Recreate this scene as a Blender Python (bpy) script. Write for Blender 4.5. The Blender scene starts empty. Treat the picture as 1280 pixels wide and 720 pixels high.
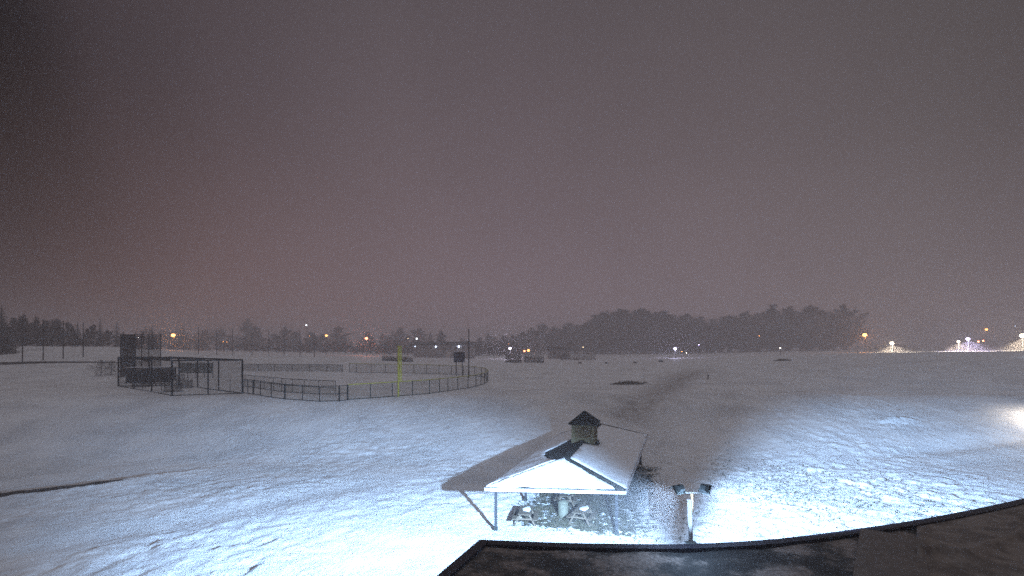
import bpy, math, random
import numpy as np
from mathutils import Vector, Matrix
random.seed(7)
S = bpy.context.scene
COL = S.collection
F, HC, CX, HY = 660.0, 10.5, 640.0, 435.0      # focal length in photo pixels, camera height, principal column, horizon row
PI = math.pi

# ------------------------------------------------------------------ terrain
def smooth(t):
    t = np.clip(t, 0, 1); return t*t*(3-2*t)
def lattice(ix, iy, seed):
    v = np.sin(ix*127.1 + iy*311.7 + seed*74.7)*43758.5453
    return v - np.floor(v)
def vn(x, y, seed=0):
    x = np.asarray(x, float); y = np.asarray(y, float)
    ix, iy = np.floor(x), np.floor(y); fx, fy = x-ix, y-iy
    fx = fx*fx*fx*(fx*(fx*6-15)+10); fy = fy*fy*fy*(fy*(fy*6-15)+10)
    a, b = lattice(ix, iy, seed), lattice(ix+1, iy, seed)
    c, d = lattice(ix, iy+1, seed), lattice(ix+1, iy+1, seed)
    return (a+(b-a)*fx + (c+(d-c)*fx - a-(b-a)*fx)*fy)*2-1
def flat_px(px, py, z=0.0):
    Y = (HC-z)*F/(py-HY); return ((px-CX)/F*Y, Y)
def seg_dist(x, y, pts):
    """distance to a polyline, signed side (+ = left of travel) and how far along (0..1)"""
    best = np.full(np.shape(x), 1e9); side = np.zeros(np.shape(x)); along = np.zeros(np.shape(x))
    n = len(pts)-1
    for i in range(n):
        (ax, ay), (bx, by) = pts[i], pts[i+1]
        dx, dy = bx-ax, by-ay; L2 = dx*dx+dy*dy
        t = np.clip(((x-ax)*dx+(y-ay)*dy)/L2, 0, 1)
        d = np.hypot(x-ax-t*dx, y-ay-t*dy)
        s = np.sign(dx*(y-ay)-dy*(x-ax))
        m = d < best
        best = np.where(m, d, best); side = np.where(m, s, side); along = np.where(m, (i+t)/n, along)
    return best, side, along
RIDGE = [flat_px(-260, 668), flat_px(0, 622), flat_px(90, 612), flat_px(165, 602), flat_px(250, 588), flat_px(340, 571)]
SWALE = [flat_px(-200, 722), flat_px(0, 690), flat_px(120, 670), flat_px(240, 648), flat_px(350, 624), flat_px(430, 609), flat_px(520, 594)]
TRAIL = [(11.5, 57.0), (17.0, 66.0), (24.0, 80.0), (31.0, 98.0), (46.0, 125.0)]
RUT = [(33.0, 50.0), (45.0, 53.0), (60.0, 56.5), (80.0, 60.0)]
RR = [-3, -1.0, -.75, -.6, -.35, -.1, .15, .35, .5, .7, .95, 1.2, 3]
RZ = [6.6, 6.6, 6.3, 4.3, 3.0, 1.2, 1.0, 1.6, 3.3, 4.5, 5.0, 5.2, 5.2]
def h(x, y):
    x = np.asarray(x, float); y = np.asarray(y, float)
    yy = np.maximum(y, 1.0); r = x/np.maximum(yy, 20)
    z = 4.5*smooth((y-47)/21.0)
    add = np.interp(r, RR, RZ)
    z = z + add*smooth((y-np.where(r > .25, 66, 88))/np.where(r > .25, 82, 60))
    far = smooth((y-60)/30)
    z = z + .13*vn(x/13, y/13, 3)*smooth((np.hypot(x-6, y-38)-16)/14) + .03*vn(x/4.2, y/4.2, 4)*smooth((np.hypot(x-6, y-38)-14)/8)
    d, s, a = seg_dist(x, y, RIDGE)
    w = smooth((a-.0)/.05)*(1-smooth((a-.5)/.5))
    z = z + .34*w*np.where(s > 0, np.clip(1-d/.45, 0, 1), np.exp(-(d/2.6)**2))
    d, s, a = seg_dist(x, y, SWALE)
    w = smooth(a/.05)*(1-smooth((a-.8)/.2))
    z = z - .17*w*np.exp(-(d/1.6)**2)
    d, s, a = seg_dist(x, y, TRAIL)
    z = z - .30*np.exp(-(d/2.0)**2)*smooth(a/.12)*(1-smooth((a-.8)/.2))
    d, s, a = seg_dist(x, y, RUT)
    z = z - .45*np.exp(-(d/1.3)**2)*smooth(a/.3)
    return z
def hz(x, y): return float(h(np.array([x]), np.array([y]))[0])
def at(px, py, zoff=0.0):
    """first ground point on the sight line through a photo pixel"""
    Y = np.concatenate([np.arange(12, 160, .1), np.arange(160, 600, .5)])
    z = HC-(py-HY)/F*Y
    g = h((px-CX)/F*Y, Y)
    k = np.nonzero(z <= g)[0]
    i = k[0] if len(k) else len(Y)-1
    y = float(Y[i]); x = (px-CX)/F*y
    return Vector((x, y, hz(x, y)+zoff))
def on(px, Y):
    x = (px-CX)/F*Y; return Vector((x, Y, hz(x, Y)))
def zpx(py, Y): return HC-(py-HY)/F*Y

# ------------------------------------------------------------------ mesh helpers
class MB:
    def __init__(s): s.v = []; s.f = []
    def add(s, vs, fs):
        b = len(s.v); s.v += [tuple(v) for v in vs]; s.f += [tuple(b+i for i in f) for f in fs]; return s
    def box(s, c, size, rot=None):
        sx, sy, sz = size[0]/2, size[1]/2, size[2]/2
        vs = [Vector((x*sx, y*sy, z*sz)) for x in (-1, 1) for y in (-1, 1) for z in (-1, 1)]
        if rot is not None: vs = [rot @ v for v in vs]
        c = Vector(c)
        return s.add([v+c for v in vs], [(0,1,3,2),(4,6,7,5),(0,4,5,1),(2,3,7,6),(0,2,6,4),(1,5,7,3)])
    def tube(s, pts, rad, n=6, cap=True):
        pts = [Vector(p) for p in pts]
        if not isinstance(rad, (list, tuple)): rad = [rad]*len(pts)
        b = len(s.v); rings = []
        for i, p in enumerate(pts):
            d = (pts[min(i+1, len(pts)-1)]-pts[max(i-1, 0)]).normalized()
            u = d.orthogonal().normalized() if abs(d.z) > .95 else d.cross(Vector((0, 0, 1))).normalized()
            w = d.cross(u)
            s.v += [tuple(p+(u*math.cos(2*PI*k/n)+w*math.sin(2*PI*k/n))*rad[i]) for k in range(n)]
        for i in range(len(pts)-1):
            for k in range(n):
                s.f.append((b+i*n+k, b+i*n+(k+1) % n, b+(i+1)*n+(k+1) % n, b+(i+1)*n+k))
        if cap:
            s.f.append(tuple(b+k for k in range(n))[::-1]); s.f.append(tuple(b+(len(pts)-1)*n+k for k in range(n)))
        return s
    def bar(s, p, q, w, hh=None):
        """square bar between two points"""
        p, q = Vector(p), Vector(q); d = q-p; L = d.length
        rot = d.to_track_quat('X', 'Z').to_matrix()
        return s.box((p+q)/2, (L, w, hh or w), rot)
    def ball(s, c, r, n=10, m=6, sz=1.0):
        c = Vector(c); vs = [c+Vector((0, 0, r*sz))]
        for i in range(1, m):
            a = PI*i/m
            for k in range(n):
                b = 2*PI*k/n; vs.append(c+Vector((r*math.sin(a)*math.cos(b), r*math.sin(a)*math.sin(b), r*sz*math.cos(a))))
        vs.append(c-Vector((0, 0, r*sz))); fs = []
        for k in range(n):
            fs.append((0, 1+k, 1+(k+1) % n))
            fs.append((len(vs)-1, 1+(m-2)*n+(k+1) % n, 1+(m-2)*n+k))
        for i in range(m-2):
            for k in range(n):
                fs.append((1+i*n+k, 1+(i+1)*n+k, 1+(i+1)*n+(k+1) % n, 1+i*n+(k+1) % n))
        return s.add(vs, fs)
    def prism(s, poly, vec):
        """polygon (3-D points) extruded along vec"""
        poly = [Vector(p) for p in poly]; n = len(poly); vec = Vector(vec)
        fs = [tuple(range(n))[::-1], tuple(range(n, 2*n))]+[(i, (i+1) % n, n+(i+1) % n, n+i) for i in range(n)]
        return s.add(poly+[p+vec for p in poly], fs)
    def mesh(s, name, mat, smooth_=False):
        me = bpy.data.meshes.new(name); me.from_pydata(s.v, [], s.f); me.update()
        if mat: me.materials.append(mat)
        if smooth_: me.polygons.foreach_set('use_smooth', [True]*len(me.polygons))
        return me
    def build(s, name, mat, parent=None, smooth_=False, fix=True):
        me = s.mesh(name, mat, smooth_)
        if fix:
            import bmesh
            bm = bmesh.new(); bm.from_mesh(me); bmesh.ops.recalc_face_normals(bm, faces=bm.faces); bm.to_mesh(me); bm.free()
        return link(name, me, parent)
def link(name, me, parent=None):
    o = bpy.data.objects.new(name, me); COL.objects.link(o)
    if parent is not None:
        o.parent = parent
        if parent.type == 'EMPTY' and any(abs(c) > 1e-9 for c in wloc(parent)):
            o.location = -wloc(parent) if not o.get('local') else (0, 0, 0)
    return o
def wloc(o):
    v = Vector(o.location)
    while o.parent: o = o.parent; v += Vector(o.location)
    return v
def tag(o, label=None, cat=None, group=None, kind=None):
    if label: o['label'] = label
    if cat: o['category'] = cat
    if group: o['group'] = group
    if kind: o['kind'] = kind
    return o
def empty(name, loc, label, cat, group=None):
    o = bpy.data.objects.new(name, None); COL.objects.link(o); o.location = loc; o.empty_display_size = .3
    return tag(o, label, cat, group)
def copy_thing(root, loc, rz=0, scale=1.0, label=None, group=None):
    r = root.copy(); COL.objects.link(r); r.location = loc; r.rotation_euler = (0, 0, rz)
    r.scale = (scale,)*3 if not isinstance(scale, (tuple, list)) else scale
    if label: r['label'] = label
    if group: r['group'] = group
    for ch in list(root.children):
        c = ch.copy(); COL.objects.link(c); c.parent = r
        for g in ch.children:
            d = g.copy(); COL.objects.link(d); d.parent = c
    return r

# ------------------------------------------------------------------ materials
def mat(name, col, rough=.7, metal=0, noise=None, bump=0, nscale=8, spec=.3):
    m = bpy.data.materials.new(name); m.use_nodes = True; nt = m.node_tree; b = nt.nodes['Principled BSDF']
    b.inputs['Base Color'].default_value = (*col, 1); b.inputs['Roughness'].default_value = rough
    b.inputs['Metallic'].default_value = metal; b.inputs['Specular IOR Level'].default_value = spec
    if noise or bump:
        tc = nt.nodes.new('ShaderNodeTexCoord'); n = nt.nodes.new('ShaderNodeTexNoise')
        n.inputs['Scale'].default_value = nscale; n.inputs['Detail'].default_value = 5
        nt.links.new(tc.outputs['Object'], n.inputs['Vector'])
        if noise:
            mx = nt.nodes.new('ShaderNodeMix'); mx.data_type = 'RGBA'
            mx.inputs[6].default_value = (*col, 1); mx.inputs[7].default_value = (*noise, 1)
            cr = nt.nodes.new('ShaderNodeMapRange'); cr.inputs['From Min'].default_value = .38; cr.inputs['From Max'].default_value = .62
            nt.links.new(n.outputs['Fac'], cr.inputs['Value']); nt.links.new(cr.outputs['Result'], mx.inputs[0])
            nt.links.new(mx.outputs[2], b.inputs['Base Color'])
        if bump:
            bp = nt.nodes.new('ShaderNodeBump'); bp.inputs['Strength'].default_value = bump; bp.inputs['Distance'].default_value = .05
            nt.links.new(n.outputs['Fac'], bp.inputs['Height']); nt.links.new(bp.outputs['Normal'], b.inputs['Normal'])
    return m
def glow(name, col, strength):
    m = bpy.data.materials.new(name); m.use_nodes = True; nt = m.node_tree; nt.nodes.clear()
    e = nt.nodes.new('ShaderNodeEmission'); e.inputs[0].default_value = (*col, 1); e.inputs[1].default_value = strength
    o = nt.nodes.new('ShaderNodeOutputMaterial'); nt.links.new(e.outputs[0], o.inputs[0]); return m
def netting(name, col, pitch, cover):
    """woven mesh: diamond wires with clear gaps between them, pattern in the sheet's own UV metres"""
    m = bpy.data.materials.new(name); m.use_nodes = True; nt = m.node_tree; N = nt.nodes; L = nt.links
    b = N['Principled BSDF']; b.inputs['Base Color'].default_value = (*col, 1); b.inputs['Roughness'].default_value = .8; b.inputs['Specular IOR Level'].default_value = .1
    tc = N.new('ShaderNodeTexCoord'); sp = N.new('ShaderNodeSeparateXYZ'); L.new(tc.outputs['UV'], sp.inputs[0])
    res = []
    for op in ('ADD', 'SUBTRACT'):
        a = N.new('ShaderNodeMath'); a.operation = op; L.new(sp.outputs[0], a.inputs[0]); L.new(sp.outputs[1], a.inputs[1])
        d = N.new('ShaderNodeMath'); d.operation = 'DIVIDE'; L.new(a.outputs[0], d.inputs[0]); d.inputs[1].default_value = pitch
        fr = N.new('ShaderNodeMath'); fr.operation = 'FRACT'; L.new(d.outputs[0], fr.inputs[0])
        lt = N.new('ShaderNodeMath'); lt.operation = 'LESS_THAN'; L.new(fr.outputs[0], lt.inputs[0]); lt.inputs[1].default_value = cover/2
        res.append(lt)
    mx = N.new('ShaderNodeMath'); mx.operation = 'MAXIMUM'; L.new(res[0].outputs[0], mx.inputs[0]); L.new(res[1].outputs[0], mx.inputs[1])
    t = N.new('ShaderNodeBsdfTransparent'); ms = N.new('ShaderNodeMixShader')
    L.new(mx.outputs[0], ms.inputs[0]); L.new(t.outputs[0], ms.inputs[1]); L.new(b.outputs[0], ms.inputs[2])
    L.new(ms.outputs[0], N['Material Output'].inputs[0]); return m
def sheet(name, quads, m, parent):
    """upright netting: quads (p, q, height) in world space with UVs in metres"""
    vs, fs, uv = [], [], []; run = 0
    for p, q, z0, z1 in quads:
        p, q = Vector(p), Vector(q); L = (q-p).length; b = len(vs)
        vs += [p+Vector((0, 0, z0)), q+Vector((0, 0, z0)), q+Vector((0, 0, z1)), p+Vector((0, 0, z1))]
        fs.append((b, b+1, b+2, b+3)); uv += [(run, z0), (run+L, z0), (run+L, z1), (run, z1)]; run += L
    me = bpy.data.meshes.new(name); me.from_pydata([tuple(v) for v in vs], [], fs); me.materials.append(m)
    u = me.uv_layers.new(name='UVMap')
    for i, c in enumerate(uv): u.data[i].uv = c
    me.update(); return link(name, me, parent)

M = {
 'dark_steel': mat('dark painted steel', (.008, .011, .011), .7, noise=(.014, .018, .018), spec=.15),
 'green_steel': mat('dark green coated steel', (.008, .018, .014), .7, noise=(.014, .026, .02), spec=.15),
 'galv': mat('galvanised steel', (.09, .1, .1), .5, .4, noise=(.06, .065, .065)),
 'yellow': mat('yellow safety plastic', (.50, .45, .07), .6, noise=(.4, .37, .06), nscale=3),
 'timber': mat('weathered timber', (.1, .08, .055), .8, noise=(.065, .05, .038), bump=.3, nscale=14),
 'post': mat('grey treated post', (.014, .015, .018), .9, noise=(.025, .025, .028), bump=.2, nscale=12),
 'olive': mat('olive painted siding', (.22, .18, .10), .85, noise=(.15, .125, .075), bump=.3, nscale=9),
 'louvre': mat('brown louvre slats', (.17, .12, .075), .85, noise=(.22, .16, .09), nscale=10),
 'roof_metal': mat('dark ribbed roof metal', (.014, .015, .015), .8, 0, noise=(.028, .028, .024), nscale=5, spec=.1),
 'fascia': mat('pale fascia board', (.5, .46, .46), .6, noise=(.38, .35, .36), nscale=6),
 'cap_snow': mat('settled roof snow', (.76, .78, .82), .6, noise=(.62, .65, .70), bump=1, nscale=4),
 'coping': mat('dark coping metal', (.012, .012, .02), .5, .3, noise=(.022, .02, .03), nscale=20),
 'brick': mat('brown brick', (.2, .12, .085), .85, noise=(.14, .085, .06), bump=.3, nscale=20),
 'white_paint': mat('white painted steel', (.8, .8, .8), .45, noise=(.7, .7, .69), nscale=9),
 'rust': mat('rusted pipe', (.34, .22, .12), .7, noise=(.22, .13, .07), nscale=20),
 'lamp_body': mat('lamp housing', (.025, .028, .03), .5, .3, noise=(.05, .055, .055), nscale=18),
 'lamp_grey': mat('lamp bracket', (.05, .06, .06), .5, .4, noise=(.12, .14, .13), nscale=18),
 'bark': mat('winter bark', (.05, .042, .036), .9, noise=(.03, .026, .022), bump=.4, nscale=6),
 'twig': mat('bare twigs', (.045, .04, .03), .9, noise=(.03, .027, .022), nscale=1.2),
 'needle': mat('conifer needles', (.022, .032, .022), .8, noise=(.012, .018, .014), nscale=2),
 'needle_frost': mat('frosted conifer needles', (.05, .06, .055), .8, noise=(.022, .03, .026), nscale=1.5),
 'grass': mat('winter grass blades', (.045, .045, .026), .8, noise=(.075, .06, .04), nscale=3),
 'dry': mat('dry grass stalks', (.2, .16, .08), .8, noise=(.12, .09, .05), nscale=4),
 'earth': mat('bare frozen earth', (.06, .05, .042), .95, noise=(.035, .03, .026), bump=.6, nscale=3),
 'wall': mat('drab siding', (.3, .29, .27), .8, noise=(.24, .23, .22), nscale=3),
 'wall_pale': mat('pale panel', (.6, .56, .5), .8, noise=(.5, .47, .43), nscale=3),
 'shingle': mat('dark shingles', (.06, .058, .056), .9, noise=(.04, .04, .04), nscale=8),
 'pane': mat('dark window glass', (.02, .022, .028), .1, noise=(.03, .032, .036), spec=.5),
 'bin': mat('pale ribbed bin', (.1, .1, .075), .7, noise=(.07, .07, .05), nscale=8),
 'board': mat('scoreboard face', (.02, .022, .045), .5, noise=(.03, .03, .055), nscale=5),
 'rock': mat('dark rock', (.07, .065, .06), .9, noise=(.04, .038, .036), bump=.6, nscale=5),
 'screen': mat('green windscreen cloth', (.016, .03, .024), .8, noise=(.028, .042, .034), nscale=4),
}
NET = {
 'chain': netting('chain link wire', (.02, .034, .026), .06, .19),
 'chain_dark': netting('black coated chain link', (.012, .018, .017), .06, .5),
 'cage': netting('black cage net', (.006, .008, .008), .05, .16),
 'dense': netting('folded dark net', (.005, .007, .007), .04, 1.3),
}

def snow_ground():
    m = bpy.data.materials.new('field snow'); m.use_nodes = True; nt = m.node_tree; N = nt.nodes; L = nt.links
    b = N['Principled BSDF']; b.inputs['Roughness'].default_value = .55; b.inputs['Specular IOR Level'].default_value = .25
    tc = N.new('ShaderNodeTexCoord')
    def noise(scale, det, sx=1, sy=1, rough=.6):
        mp = N.new('ShaderNodeMapping'); mp.inputs['Scale'].default_value = (sx, sy, 1); L.new(tc.outputs['Object'], mp.inputs['Vector'])
        n = N.new('ShaderNodeTexNoise'); n.inputs['Scale'].default_value = scale; n.inputs['Detail'].default_value = det; n.inputs['Roughness'].default_value = rough
        L.new(mp.outputs[0], n.inputs['Vector']); return n.outputs['Fac']
    def rng(v, a, c, lo=0, hi=1):
        r = N.new('ShaderNodeMapRange'); r.inputs['From Min'].default_value = a; r.inputs['From Max'].default_value = c
        r.inputs['To Min'].default_value = lo; r.inputs['To Max'].default_value = hi; L.new(v, r.inputs['Value']); return r.outputs['Result']
    def mathn(op, a, c):
        k = N.new('ShaderNodeMath'); k.operation = op
        for i, v in enumerate((a, c)):
            if isinstance(v, (int, float)): k.inputs[i].default_value = v
            else: L.new(v, k.inputs[i])
        return k.outputs[0]
    def mix(f, A, B):
        k = N.new('ShaderNodeMix'); k.data_type = 'RGBA'
        L.new(f, k.inputs[0]) if not isinstance(f, (int, float)) else None
        for i, v in ((6, A), (7, B)):
            if isinstance(v, tuple): k.inputs[i].default_value = (*v, 1)
            else: L.new(v, k.inputs[i])
        return k.outputs[2]
    at_ = N.new('ShaderNodeAttribute'); at_.attribute_name = 'tuft'
    aw = N.new('ShaderNodeAttribute'); aw.attribute_name = 'worn'
    base = mix(rng(noise(.35, 4), .35, .65), (.80, .82, .85), (.70, .72, .76))
    base = mix(mathn('MULTIPLY', aw.outputs['Fac'], rng(noise(.9, 5), .3, .6, .4, 1)), base, (.36, .34, .33))
    ab = N.new('ShaderNodeAttribute'); ab.attribute_name = 'bare'
    soil = rng(mathn('ADD', ab.outputs['Fac'], mathn('MULTIPLY', noise(2.5, 5), .9)), .85, 1.05)
    base = mix(soil, base, (.05, .046, .044))
    t1 = noise(2.1, 6, 1, 1, .7)
    thr = mathn('SUBTRACT', mathn('ADD', t1, mathn('MULTIPLY', at_.outputs['Fac'], .34)), .70)
    tuft = rng(thr, 0.0, .05)
    gcol = mix(rng(noise(6, 3), .4, .6), (.075, .07, .045), (.035, .038, .026))
    b_col = mix(tuft, base, gcol); L.new(b_col, b.inputs['Base Color'])
    h1 = noise(2.3, 7, 1, 1, .72); h2 = noise(7, 4, 1, 1, .6)
    hh = mathn('ADD', mathn('MULTIPLY', h1, 1.0), mathn('MULTIPLY', h2, .35))
    bp = N.new('ShaderNodeBump'); L.new(rng(noise(.16, 3), .35, .65, .35, 1), bp.inputs['Strength']); bp.inputs['Distance'].default_value = .36
    L.new(hh, bp.inputs['Height']); L.new(bp.outputs[0], b.inputs['Normal'])
    return m
M['ground'] = snow_ground()

# ------------------------------------------------------------------ ground sheet
def axis(segs):
    out = [segs[0][0]]
    for a, b_, st in segs:
        n = max(1, int(round((b_-a)/st))); out += [a+(b_-a)*(i+1)/n for i in range(n)]
    return np.array(out)
xs = axis([(-900, -300, 60), (-300, -120, 12), (-120, -46, 2), (-46, -34, .5), (-34, 46, .22), (46, 80, .6), (80, 200, 4), (200, 320, 15), (320, 900, 60)])
ys = axis([(-80, 10, 6), (10, 22, 1), (22, 62, .22), (62, 80, .5), (80, 170, 1.5), (170, 320, 6), (320, 1000, 40)])
GX, GY = np.meshgrid(xs, ys)
PAV = (6.2, 39.0)
def tuft_mask(x, y):
    a = math.radians(18)
    u = (x-PAV[0])*math.cos(a)-(y-PAV[1])*math.sin(a); v = (x-PAV[0])*math.sin(a)+(y-PAV[1])*math.cos(a)
    under = (1-smooth((np.abs(u)-3.1)/1.8))*(1-smooth((np.abs(v)-8.2)/2.0))
    wl = smooth((x+.6)/1.4+0)
    near = np.exp(-(((x-9)/4)**2+((y-32)/6)**2))
    right = np.exp(-(((x-20)/10)**2+((y-38)/11)**2))
    return np.clip(under*wl*(.90+.22*vn(x/1.1, y/1.1, 41)) + .36*near*smooth((x-2)/5)*(1-under) + .46*right*smooth((x-4.86-(y-14.25)*.34)/3), 0, 1)
Z = h(GX, GY)
rough = (.35+.65*(1-smooth((GY-60)/12)))*(1+.5*tuft_mask(GX, GY)+1.1*np.exp(-(((GX-22)/16)**2+((GY-40)/16)**2))*smooth((GX-5)/4))
dS, _, aS = seg_dist(GX, GY, SWALE); rough *= 1-.75*np.exp(-(dS/1.9)**2)*(aS > 0.01)
dR, sR, aR = seg_dist(GX, GY, RIDGE)
rough *= 1-.5*smooth(dR/2)*(sR > 0)*(dR < 30)
fine = (GX > -46)*(GX < 80)*(GY > 14)*(GY < 80)
rough *= np.clip(.72+.55*vn(GX/5.5, GY/7.5, 17)+.25*vn(GX/2.2, GY/3, 18), .2, 1.4)
Z = Z + fine*rough*(.055*vn(GX/.8, GY/.8, 11)+.062*vn(GX/.46+.13*GY, GY/.46, 12)+.03*vn(GX/2.1, GY/2.1, 13))
V = np.stack([GX, GY, Z], -1).reshape(-1, 3)
ny, nx = GX.shape
idx = np.arange(nx*ny).reshape(ny, nx)
Q = np.stack([idx[:-1, :-1], idx[:-1, 1:], idx[1:, 1:], idx[1:, :-1]], -1).reshape(-1, 4)
me = bpy.data.meshes.new('snowy_ground')
me.vertices.add(len(V)); me.vertices.foreach_set('co', V.ravel())
me.loops.add(Q.size); me.loops.foreach_set('vertex_index', Q.ravel())
me.polygons.add(len(Q)); me.polygons.foreach_set('loop_start', np.arange(0, Q.size, 4)); me.polygons.foreach_set('use_smooth', [True]*len(Q))
me.update(calc_edges=True)
a = me.attributes.new('tuft', 'FLOAT', 'POINT'); a.data.foreach_set('value', tuft_mask(GX, GY).ravel().astype(np.float32))
dT, _, aT = seg_dist(GX, GY, TRAIL)
worn = np.exp(-(dT/3.0)**2)*.95*smooth(aT/.05)*(1-smooth((aT-.85)/.15))
worn = np.maximum(worn, .35*np.exp(-(dR/.5)**2)*(sR > 0)*(aR < .55)*(aR > 0))
a = me.attributes.new('worn', 'FLOAT', 'POINT'); a.data.foreach_set('value', worn.ravel().astype(np.float32))
bare = (1-smooth((dR-.75)/.5))*(1-smooth((aR-.42)/.3))*(aR > 0)
a = me.attributes.new('bare', 'FLOAT', 'POINT'); a.data.foreach_set('value', bare.ravel().astype(np.float32))
me.materials.append(M['ground'])
ground = link('ground', me); tag(ground, 'rolling snow covered field', None, None, 'structure')

# ------------------------------------------------------------------ winter grass poking through (nobody could count it)
gb = MB(); rg = random.Random(3); n = 0
while n < 4200:
    x, y = rg.uniform(-2, 42), rg.uniform(27, 58)
    t = float(tuft_mask(np.array([x]), np.array([y]))[0])
    if rg.random() > t**1.3: continue
    n += 1; z = hz(x, y)-.01
    for k in range(rg.randint(3, 6)):
        a_ = rg.uniform(0, 2*PI); L = rg.uniform(.06, .2); w = rg.uniform(.008, .02); r = rg.uniform(0, .09)
        bx, by = x+r*math.cos(a_*3), y+r*math.sin(a_*3)
        ln = rg.uniform(.3, 1.1)
        gb.add([(bx-w, by, z), (bx+w, by, z), (bx+math.cos(a_)*L*ln, by+math.sin(a_)*L*ln, z+L)], [(0, 1, 2)])
g = gb.build('grass', M['grass'], fix=False); tag(g, 'winter grass blades poking through thin snow', None, None, 'stuff')

# ------------------------------------------------------------------ the building whose roof is in front
def roof_building():
    zr = 5.2
    pts = []
    for px, py in [(600, 677), (700, 681), (780, 682.5), (860, 682.5), (960, 677), (1060, 665), (1170, 648), (1280, 625), (1400, 596)]:
        Y = (HC-zr)*F/(py-HY); pts.append(Vector(((px-CX)/F*Y, Y, zr)))
    fine_ = []
    for i in range(len(pts)-1):
        p0, p1, p2, p3 = pts[max(i-1, 0)], pts[i], pts[i+1], pts[min(i+2, len(pts)-1)]
        for k in range(6):
            t = k/6
            fine_.append(.5*((2*p1)+(p2-p0)*t+(2*p0-5*p1+4*p2-p3)*t*t+(3*p1-p0-3*p2+p3)*t**3))
    fine_.append(pts[-1])
    left = Vector((-3.4, 4.0, zr)); Yl = (HC-zr)*F/(720-HY); left = Vector(((550-CX)/F*Yl, Yl, zr)); ld = (left-pts[0]).normalized()
    back = pts[0]+ld*9
    right = Vector((pts[-1].x+2, back.y, zr))
    outer = [back]+fine_+[right]
    root = empty('flat_roof_building', (pts[0].x, pts[0].y, 0), 'flat roofed building with curved dark parapet edge along the bottom of the view', 'building')
    # walls
    w = MB()
    for p, q in zip(outer, outer[1:]):
        b_ = len(w.v); w.v += [(p.x, p.y, -.5), (q.x, q.y, -.5), (q.x, q.y, zr-.02), (p.x, p.y, zr-.02)]; w.f.append((b_, b_+1, b_+2, b_+3))
    w.build('wall', M['brick'], root)
    # coping: an inset band with a drip edge
    n_ = len(outer); inner = []
    for i, p in enumerate(outer):
        a_ = (outer[min(i+1, n_-1)]-outer[max(i-1, 0)]).normalized(); nr = Vector((a_.y, -a_.x, 0))
        inner.append(p+nr*.235)
    c = MB()
    prof = [(0, -.14), (0, .05), (.26, .03), (.26, -.12)]
    for i, p in enumerate(outer):
        a_ = (outer[min(i+1, n_-1)]-outer[max(i-1, 0)]).normalized(); nr = Vector((a_.y, -a_.x, 0))
        for d, z in prof:
            q = p+nr*(d-.02); c.v.append((q.x, q.y, zr+z))
    for i in range(n_-1):
        for k in range(3): c.f.append((i*4+k, (i+1)*4+k, (i+1)*4+k+1, i*4+k+1))
    c.build('coping', M['coping'], root)
    # deck, finely divided so that drifts and puddled membrane can be real relief
    m = bpy.data.materials.new('old roof membrane'); m.use_nodes = True; nt = m.node_tree; N = nt.nodes; L = nt.links; bs = N['Principled BSDF']
    tc = N.new('ShaderNodeTexCoord')
    n1 = N.new('ShaderNodeTexNoise'); n1.inputs['Scale'].default_value = .55; n1.inputs['Detail'].default_value = 9; n1.inputs['Roughness'].default_value = .72; L.new(tc.outputs['Object'], n1.inputs['Vector'])
    n2 = N.new('ShaderNodeTexNoise'); n2.inputs['Scale'].default_value = 9; n2.inputs['Detail'].default_value = 6; L.new(tc.outputs['Object'], n2.inputs['Vector'])
    cr = N.new('ShaderNodeValToRGB'); e = cr.color_ramp.elements
    e[0].position = .44; e[0].color = (.012, .011, .012, 1); e[1].position = .58; e[1].color = (.20, .165, .15, 1)
    q = e.new(.5); q.color = (.045, .04, .038, 1)
    L.new(n1.outputs['Fac'], cr.inputs[0])
    mx = N.new('ShaderNodeMix'); mx.data_type = 'RGBA'; mx.blend_type = 'MULTIPLY'; mx.inputs[0].default_value = .7
    mr = N.new('ShaderNodeMapRange'); mr.inputs['From Min'].default_value = .3; mr.inputs['From Max'].default_value = .7; mr.inputs['To Min'].default_value = .3; mr.inputs['To Max'].default_value = 1.3
    L.new(n2.outputs['Fac'], mr.inputs['Value']); L.new(cr.outputs[0], mx.inputs[6]); L.new(mr.outputs[0], mx.inputs[7]); L.new(mx.outputs[2], bs.inputs['Base Color'])
    bs.inputs['Roughness'].default_value = .8
    bp = N.new('ShaderNodeBump'); bp.inputs['Strength'].default_value = .7; bp.inputs['Distance'].default_value = .05; L.new(n2.outputs['Fac'], bp.inputs['Height']); L.new(bp.outputs[0], bs.inputs['Normal'])
    dk = MB(); cols = inner; rows = 30
    for j in range(rows+1):
        t = (j/rows)**1.6
        for p in cols:
            y = p.y+(min(back.y, 3.0)-p.y)*t; x = p.x+(ld.x/ld.y if False else 0)*0
            if p is cols[0]: pass
            dk.v.append((x+ld.x*0, y, zr-.07+.02*math.sin(3*x)*math.cos(2*y)))
    # left edge of the deck follows the slanted side wall
    for j in range(rows+1):
        for i in range(len(cols)):
            x, y, z = dk.v[j*len(cols)+i]
            xl = pts[0].x+(y-pts[0].y)*ld.x/ld.y+.02
            dk.v[j*len(cols)+i] = (max(x, xl), y, z)
    nc = len(cols)
    for j in range(rows):
        for i in range(nc-1): dk.f.append((j*nc+i, j*nc+i+1, (j+1)*nc+i+1, (j+1)*nc+i))
    dk.build('roof_deck', m, root, fix=False)
    return root, outer, zr
bld, OUT, ZR = roof_building()

def roof_xy(px, py, z):
    Y = (HC-z)*F/(py-HY); return Vector(((px-CX)/F*Y, Y, z))
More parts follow.
